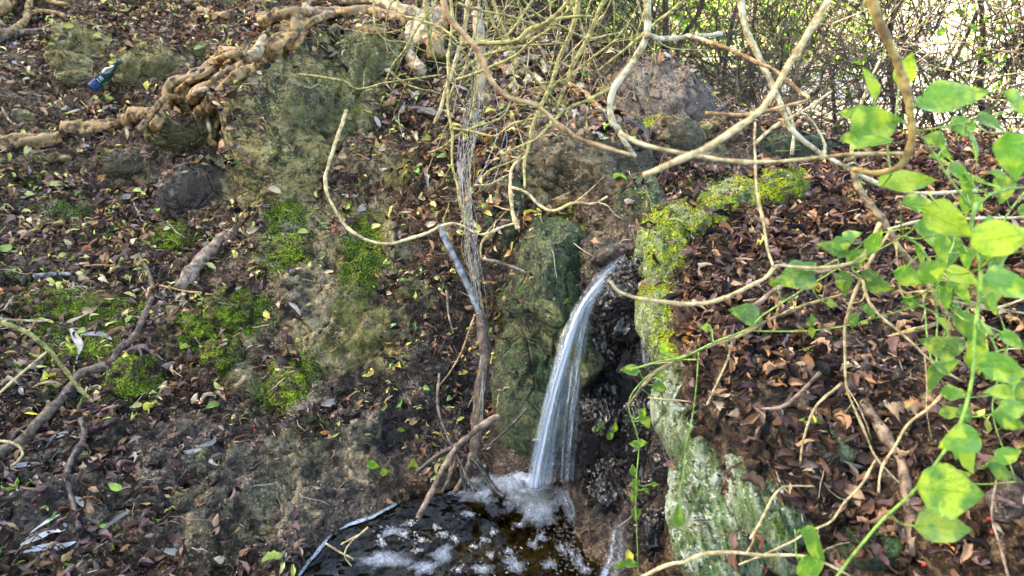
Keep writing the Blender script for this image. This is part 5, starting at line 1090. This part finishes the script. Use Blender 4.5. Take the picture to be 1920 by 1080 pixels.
sheet(tr_, 'trickle_sheet', [(1186,560),(1192,600),(1198,640),(1202,690)], [(1196,560),(1206,600),(1216,640),(1222,690)], M_fall2, 1.84, 1.78, [.2,.8,1,.8], .004, 1.0, 20)
tr2 = empty('water_trickle', Vector(at(1150, 1020, 1.62)), 'foaming rivulet at the bottom right of the pool', 'rivulet')
sheet(tr2, 'rivulet_sheet', [(1160,960),(1142,990),(1135,1030),(1110,1090)], [(1180,962),(1176,1000),(1180,1040),(1172,1090)], M_flow, 1.66, 1.62, [.2,.7,.9,.9], .006, 2.0, 26)

def mat_foam(name, cut, sc=60, a0=.0, soft=.45, top=.9, nz=1.7, lift=1.0):
    b = NB(name); n = b.noise(sc * .4, 5, .7, None, .5); v = b.vor(sc * 3); A = b.attr('edge')
    al = b.map(b.math('ADD', A, b.math('MULTIPLY', b.math('SUBTRACT', n, .5), nz)), cut, cut + soft, a0, top)
    c = b.ramp(v, [(.0, (.20 * lift, .26 * lift, .33 * lift)), (.35, (.42 * lift, .48 * lift, .56 * lift))], 1)
    p = b.bsdf(c, .35, b.bump(v, .7, .004), spec=.4); tr = b.n('ShaderNodeBsdfTransparent'); mx = b.n('ShaderNodeMixShader'); b.L(al, mx.inputs[0]); b.L(tr.outputs[0], mx.inputs[1]); b.L(p, mx.inputs[2])
    return b.end(mx.outputs[0])
M_foam = mat_foam('foam', .12, soft=.7, top=.5, nz=1.3); M_churn = mat_foam('churned_foam', .32, 22, soft=1.1, top=.75, nz=2.6, lift=1.1); M_scum = mat_foam('shore_scum', .10, 60, soft=.5, top=.7, nz=1.6, lift=1.1); M_white = mat_foam('white_froth', .15, 30, soft=.9, top=.85, nz=1.6, lift=1.25)
def disc(name, cx, cy, rx, ry, mat, lb, h=.004, z0=.004, an=0, seed=0, rings=14, seg=48, group=None, warp=.25, cat='foam'):
    c = atZ(cx, cy, 0); d = (c - CN) @ FW; rx *= d / F; ry *= d / F / .68; V = [(0, 0, h)]; E = [1.0]; rs = np.random.default_rng(seed)
    ph = rs.uniform(0, 6.28, 5); ca, sa = math.cos(R(an)), math.sin(R(an))
    for i_ in range(1, rings + 1):
        t = i_ / rings
        for k in range(seg):
            a_ = k / seg * 2 * math.pi; w_ = 1 + warp * (math.sin(2 * a_ + ph[0]) * .5 + math.sin(3 * a_ + ph[1]) * .5 + .35 * math.sin(5 * a_ + ph[2]) + .25 * math.sin(8 * a_ + ph[3])); X_, Y_ = rx * t * w_ * math.cos(a_), ry * t * w_ * math.sin(a_)
            V.append((X_ * ca - Y_ * sa, X_ * sa + Y_ * ca, h * (1 - t * t))); E.append(1 - t)
    V = np.array(V); V[:, 2] += .35 * h * noise(V + 7 * seed, 90, seed) * np.array(E) ** .5; T = [(0, 1 + k, 1 + (k + 1) % seg) for k in range(seg)]
    for i_ in range(rings - 1):
        for k in range(seg): p = 1 + i_ * seg + k; q = 1 + i_ * seg + (k + 1) % seg; T += [(p, q + seg, q), (p, p + seg, q + seg)]
    o = obj(name, mesh_np(name, V, np.array(T), mat, True, {'edge': np.array(E)}), None, Vector((c[0], c[1], z0))); tag(o, lb, cat, group); return o
disc('splash_foam', 985, 930, 125, 62, M_churn, 'churned blue white foam where the waterfall hits the pool', .018, .006, 0, 1, 22, 64)
disc('splash_foam', 978, 912, 55, 24, M_white, 'thick white froth at the foot of the falling water', .030, .008, 0, 2)
disc('splash_foam', 1015, 965, 60, 34, M_churn, 'loose foam drifting forward from the splash', .006, .007, 10, 3)
disc('splash_foam', 900, 930, 70, 22, M_churn, 'thin foam skin left of the splash', .004, .005, -5, 4)
disc('splash_foam', 1062, 935, 40, 40, M_churn, 'foam film at the right rim of the pool', .005, .006, 0, 5)
FP = [(735,998,24,11,20),(758,1003,16,7,-20),(880,965,14,7,0),(907,1013,11,6,20),(887,1026,10,5,-15),(905,1068,22,12,0),(965,1060,24,17,0),(925,1000,8,5,0),(832,1003,14,8,0),(791,1013,9,6,0),(770,983,8,6,0),(784,1034,9,5,0),(1015,1008,12,12,0),(1053,1030,9,12,0),(1000,1022,13,8,0),
      (953,1035,11,9,0),(1030,1060,16,11,0),(1085,1055,16,12,0),(920,1042,8,7,0),(860,1070,8,6,0),(818,990,6,4,0),(975,985,10,6,0),(715,1015,8,14,30),(1072,1038,10,8,0),(1098,1070,14,10,0),(855,1013,7,6,0),(710,1045,10,5,0)]
for q, (a_, b_, rx, ry, an) in enumerate(FP):
    disc('foam_patch', a_, b_, rx, ry, M_foam, f"{'tiny' if rx < 9 else 'small' if rx < 13 else 'medium'} bluish foam patch in the {'back' if b_ < 1000 else 'middle' if b_ < 1038 else 'front'} {'left' if a_ < 790 else 'centre left' if a_ < 900 else 'centre' if a_ < 1000 else 'right'} part of the pool",
         .002, .003, an, 20 + q, 6, 24, 'foam patches floating on the pool', .35)
disc('foam_patch', 722, 1052, 54, 20, M_foam, 'large pinkish foam raft at the lower left of the pool', .005, .004, 5, 71, 14, 48, None, .3)
disc('foam_patch', 830, 1040, 34, 14, M_foam, 'narrow slanting foam streak left of the pool centre', .004, .004, 35, 72, 10, 36, None, .3)
disc('foam_patch', 800, 1066, 40, 14, M_foam, 'long foam streak at the bottom edge of the pool', .004, .004, 25, 73, 10, 36, None, .3)
# scum line along the left shore
V, T = tube_np(catmull([atZ(a_, b_, .004) for a_, b_ in [(545,1098),(578,1056),(606,1022),(622,998),(652,984),(700,968),(742,944)]], 8), .0065, 7, .6, 3)
V[:, 2] = .004 + np.maximum(0, V[:, 2]) * .3
tag(obj('foam_line', mesh_np('foam_line', V, T, M_scum, True, {'edge': .35 + .5 * np.abs(noise(V, 30, 4))})), 'pale foam line along the left shore of the pool', 'foam')
# bubbles
M_bub = NB('bubble'); g = M_bub.n('ShaderNodeBsdfGlossy'); g.inputs['Roughness'].default_value = .05; t_ = M_bub.n('ShaderNodeBsdfTransparent'); lw = M_bub.n('ShaderNodeLayerWeight'); lw.inputs[0].default_value = .35
mx = M_bub.n('ShaderNodeMixShader'); M_bub.L(lw.outputs['Facing'], mx.inputs[0]); M_bub.L(t_.outputs[0], mx.inputs[1]); M_bub.L(g.outputs[0], mx.inputs[2]); M_bub = M_bub.end(mx.outputs[0])
acc = Acc(); uV, uT = ico(2)
for q in range(900):
    f_ = FP[int(rng.integers(len(FP)))] if q % 3 else (1075, 1000, 30, 60, 0); c = atZ(f_[0] + rng.normal(0, f_[2] * .7), f_[1] + rng.normal(0, f_[3] * .7), 0)
    if not inside(np.array([c[0]]), np.array([c[1]]), POOL)[0]: continue
    acc.add(uV * rng.uniform(.0012, .0042) * np.array([1, 1, .8]) + c + np.array([0, 0, .004]), uT)
tag(obj('bubbles', acc.mesh('bubbles', M_bub)), 'clusters of tiny clear bubbles on the dark water', kind='stuff')
# droplets around the splash
acc = Acc()
for q in range(260):
    c = spl + np.array([rng.normal(0, .07), rng.normal(-.01, .05), abs(rng.normal(0, .035)) + .01]); acc.add(uV * rng.uniform(.001, .0028) * np.array([1, 1, 1.6]) + c, uT)
tag(obj('spray', acc.mesh('spray', M_bub)), 'fine spray drops above the splash', kind='stuff')

# ---------------------------------------------------------------- thicket behind
def tangle(cx, cy, cz, rx, ry, hz, n, r0, r1, seed, lean=.5, L_=(.5, 1.3), arch=.4):
    rs = np.random.default_rng(seed); A = Acc()
    for k in range(n):
        p = np.array([cx + rs.uniform(-rx, rx), cy + rs.uniform(-ry, ry), cz + rs.random() ** 1.3 * hz]); d = rs.normal(0, lean, 3); d[2] = rs.normal(.35, .7); d /= np.linalg.norm(d); Ln = rs.uniform(*L_)
        g = rs.normal(0, arch, 3); pts_ = [p + d * Ln * u + g * Ln * u * u + rs.normal(0, .02, 3) * Ln for u in (0, .25, .5, .75, 1)]
        r_ = r0 + (r1 - r0) * rs.random() ** 2; V, T = tube_np(np.array(pts_), np.linspace(r_, r_ * .35, 5), 3); A.add(V, T)
    return A
def crown(cx, cy, cz, rx, ry, rz, n, size, seed, cols):
    rs = np.random.default_rng(seed); A = Acc(); cl = rs.normal(0, .5, (14, 3)) * np.array([rx, ry, rz])
    for k in range(n):
        c = np.array([cx, cy, cz]) + cl[int(rs.integers(14))] + rs.normal(0, .24, 3) * np.array([rx, ry, rz]); a1 = rs.normal(size=3); a1 /= np.linalg.norm(a1); b1_ = np.cross(a1, rs.normal(size=3)); b1_ /= np.linalg.norm(b1_); s = size * rs.uniform(.6, 1.3)
        col = np.array(cols[int(rs.integers(len(cols)))]) * rs.uniform(.8, 1.2)
        A.add(np.array([c - a1 * s, c + b1_ * s * .45, c + a1 * s, c - b1_ * s * .45]), np.array([[0, 1, 2], [0, 2, 3]]), col)
    return A
GC = [(.12,.26,.02),(.20,.38,.03),(.30,.48,.04),(.42,.56,.08)]
def shrub(x_, y_, w_, d_, h_, n, lb, seed, leaves=0, r=(.003, .009), trunks=3, lsz=.03, L_=(.4, 1.2)):
    z_ = float(H0(np.array([x_]), np.array([y_]))[0][0]) - .03; e = empty('thicket_shrub', Vector((x_, y_, z_)), lb, 'shrub')
    A = tangle(0, 0, .02, w_, d_, h_, int(n * .85), r[0], r[1], seed, L_=L_); obj('twigs', A.mesh('twigs', B_thick), e)
    rs = np.random.default_rng(seed + 5)
    for k in range(trunks):
        b_ = np.array([rs.uniform(-w_, w_) * .6, rs.uniform(-d_, d_) * .5, 0]); d1 = rs.normal(0, .25, 3); pts_ = [b_ + (np.array([0, 0, 1]) + d1) * h_ * 1.3 * u + rs.normal(0, .04, 3) for u in (0, .3, .6, 1)]
        V, T = tube_np(catmull(pts_, 5), np.linspace(1, .5, 16) * rs.uniform(.012, .026), 7, .2, seed); obj('trunk', mesh_np('trunk', V, T, B_brown), e)
    if leaves: obj('foliage', crown(0, 0, h_ * .6, w_ * .8, d_ * .8, h_ * .6, leaves, lsz, seed, GC).mesh('foliage', M_leaf, False, 'tint'), e)
    return e
shrub(.25,4.6,.7,.35,1.0,520,'dense dark brush on the crest at top centre',201,0,(.003,.008),3)
shrub(1.25,4.7,.6,.4,1.1,430,'bare brown thicket right of the crest brush',202,320,(.003,.008),3)
shrub(2.1,4.9,.6,.4,1.4,480,'tangled bare thicket behind the hooked branch',203,420,(.003,.009),3)
shrub(2.9,4.6,.6,.45,1.6,520,'dense bare thicket behind the golden brown branch',204,380,(.003,.009),4)
shrub(3.6,4.4,.55,.5,1.6,330,'tangled thicket at the right edge of the view',205,100,(.003,.009),3)
shrub(3.2,3.6,.45,.3,1.1,170,'sparse bare shrub just behind the dark cracked rock',206,0,(.003,.008),2)
shrub(2.2,6.4,1.2,.6,1.7,480,'farther thicket with light green leaves in the middle distance',207,2600,(.004,.010),4,.03)
shrub(4.9,7.0,1.0,.7,1.8,380,'farther leafy thicket at the right in the middle distance',208,1800,(.004,.012),4,.03)
shrub(1.6,3.75,.4,.25,.6,150,'low bare twigs just beyond the crest',209,0,(.002,.005),1,.03,(.25,.7))
shrub(-.4,4.9,.5,.3,.9,160,'thin brush above the thick golden root',210,60,(.003,.006),2)
# sunlit trees across the valley
def tree(x_, y_, h_, rw, lb, seed, n=2200, cols=GC):
    z_ = float(H0(np.array([x_]), np.array([y_]))[0][0]) - .1; e = empty('tree', Vector((x_, y_, z_)), lb, 'tree', 'trees beyond the thicket'); rs = np.random.default_rng(seed)
    V, T = tube_np(catmull([(0, 0, 0), (rs.normal(0, .2), 0, h_ * .3), (rs.normal(0, .3), 0, h_ * .6), (0, 0, h_ * .95)], 6), np.linspace(.13, .03, 19), 8, .2, seed); obj('trunk', mesh_np('trunk', V, T, B_brown), e)
    for k in range(6):
        zz = h_ * rs.uniform(.1, .5); a_ = rs.uniform(0, 6.28); V, T = tube_np(catmull([(0, 0, zz), (math.cos(a_) * rw * .5, math.sin(a_) * rw * .5, zz + .3), (math.cos(a_) * rw, math.sin(a_) * rw, zz + .8)], 4), np.linspace(.05, .012, 9), 6); obj('limb', mesh_np('limb', V, T, B_brown), e)
    obj('crown', crown(0, 0, h_ * .48, rw, rw, h_ * .42, n, .085, seed, cols).mesh('crown', M_leaf, False, 'tint'), e)
GS = [(.10,.20,.02),(.18,.32,.03),(.26,.40,.04),(.34,.46,.07)]
for q, (x_, y_, h_, rw, lb) in enumerate([(1.5,11,1.9,1.3,'green tree seen through the thicket just right of centre'),(3.6,13,1.9,1.5,'pale green tree behind the long grey branch'),(5.6,13.5,1.7,1.3,'bright tree behind the golden brown branch'),(11.5,14,2.0,1.4,'bright tree at the upper right beyond the pale ground'),
    (-.2,10,2.4,1.2,'dark tree beyond the crest at top centre'),(16,19,2.6,2.0,'distant tree at the far right'),(3.0,20,2.8,2.4,'distant tree above the pale ground near centre'),(9.5,22,2.8,2.6,'distant broad tree above the pale ground at right'),(21,26,3.4,2.6,'farthest tree at the right')]):
    tree(x_, y_, h_, rw, lb, 300 + q, 2000, GS)
def overhang():  # out of view; crown added to break up skylight and reflect dark in water
    e = empty('added_canopy_tree', Vector((-4.4, -.8, 1.6)), 'unseen tree added above the gully to break up skylight and darken reflections', 'tree'); b0_ = np.array(e.location)
    V, T = tube_np(catmull([b0_ + (0, 0, -.6), b0_ + (.2, .1, 1.2), b0_ + (.9, .5, 2.6), b0_ + (2.2, 1.2, 3.7), b0_ + (4.4, 2.4, 4.3)], 8) - b0_, np.linspace(.22, .06, 33), 12, .2, 5); obj('trunk', mesh_np('trunk', V, T, B_brown), e)
    rs = np.random.default_rng(77); A = Acc()
    for k in range(36):
        a = rs.uniform(0, 6.28); r_ = rs.uniform(.6, 4.2); tip = np.array([.1 + r_ * math.cos(a), 2.6 + r_ * .9 * math.sin(a), rs.uniform(4.6, 6.2)]) - b0_; st_ = np.array([2.2, 1.2, 3.7]) + np.array([2.2, 1.2, .6]) * rs.random()
        V, T = tube_np(catmull([st_, (st_ + tip) / 2 + (0, 0, .4), tip], 5), np.linspace(.045, .01, 11), 5); obj('limb', mesh_np('limb', V, T, B_brown), e)
        n_ = 230; C_ = tip + rs.normal(0, 1, (n_, 3)) * np.array([.62, .62, .30])
        for c in C_:
            a1 = rs.normal(size=3); a1 /= np.linalg.norm(a1); b1_ = np.cross(a1, rs.normal(size=3)); b1_ /= np.linalg.norm(b1_); s_ = rs.uniform(.05, .10)
            A.add(np.array([c - a1 * s_, c + b1_ * s_ * .5, c + a1 * s_, c - b1_ * s_ * .5]), np.array([[0, 1, 2], [0, 2, 3]]), np.array([.06, .12, .02]) * rs.uniform(.7, 1.4))
    obj('crown', A.mesh('crown', M_leaf, False, 'tint'), e)
overhang()
print('tris', sum(len(o.data.polygons) for o in bpy.data.objects if o.type == 'MESH'), 'objects', len(bpy.data.objects))
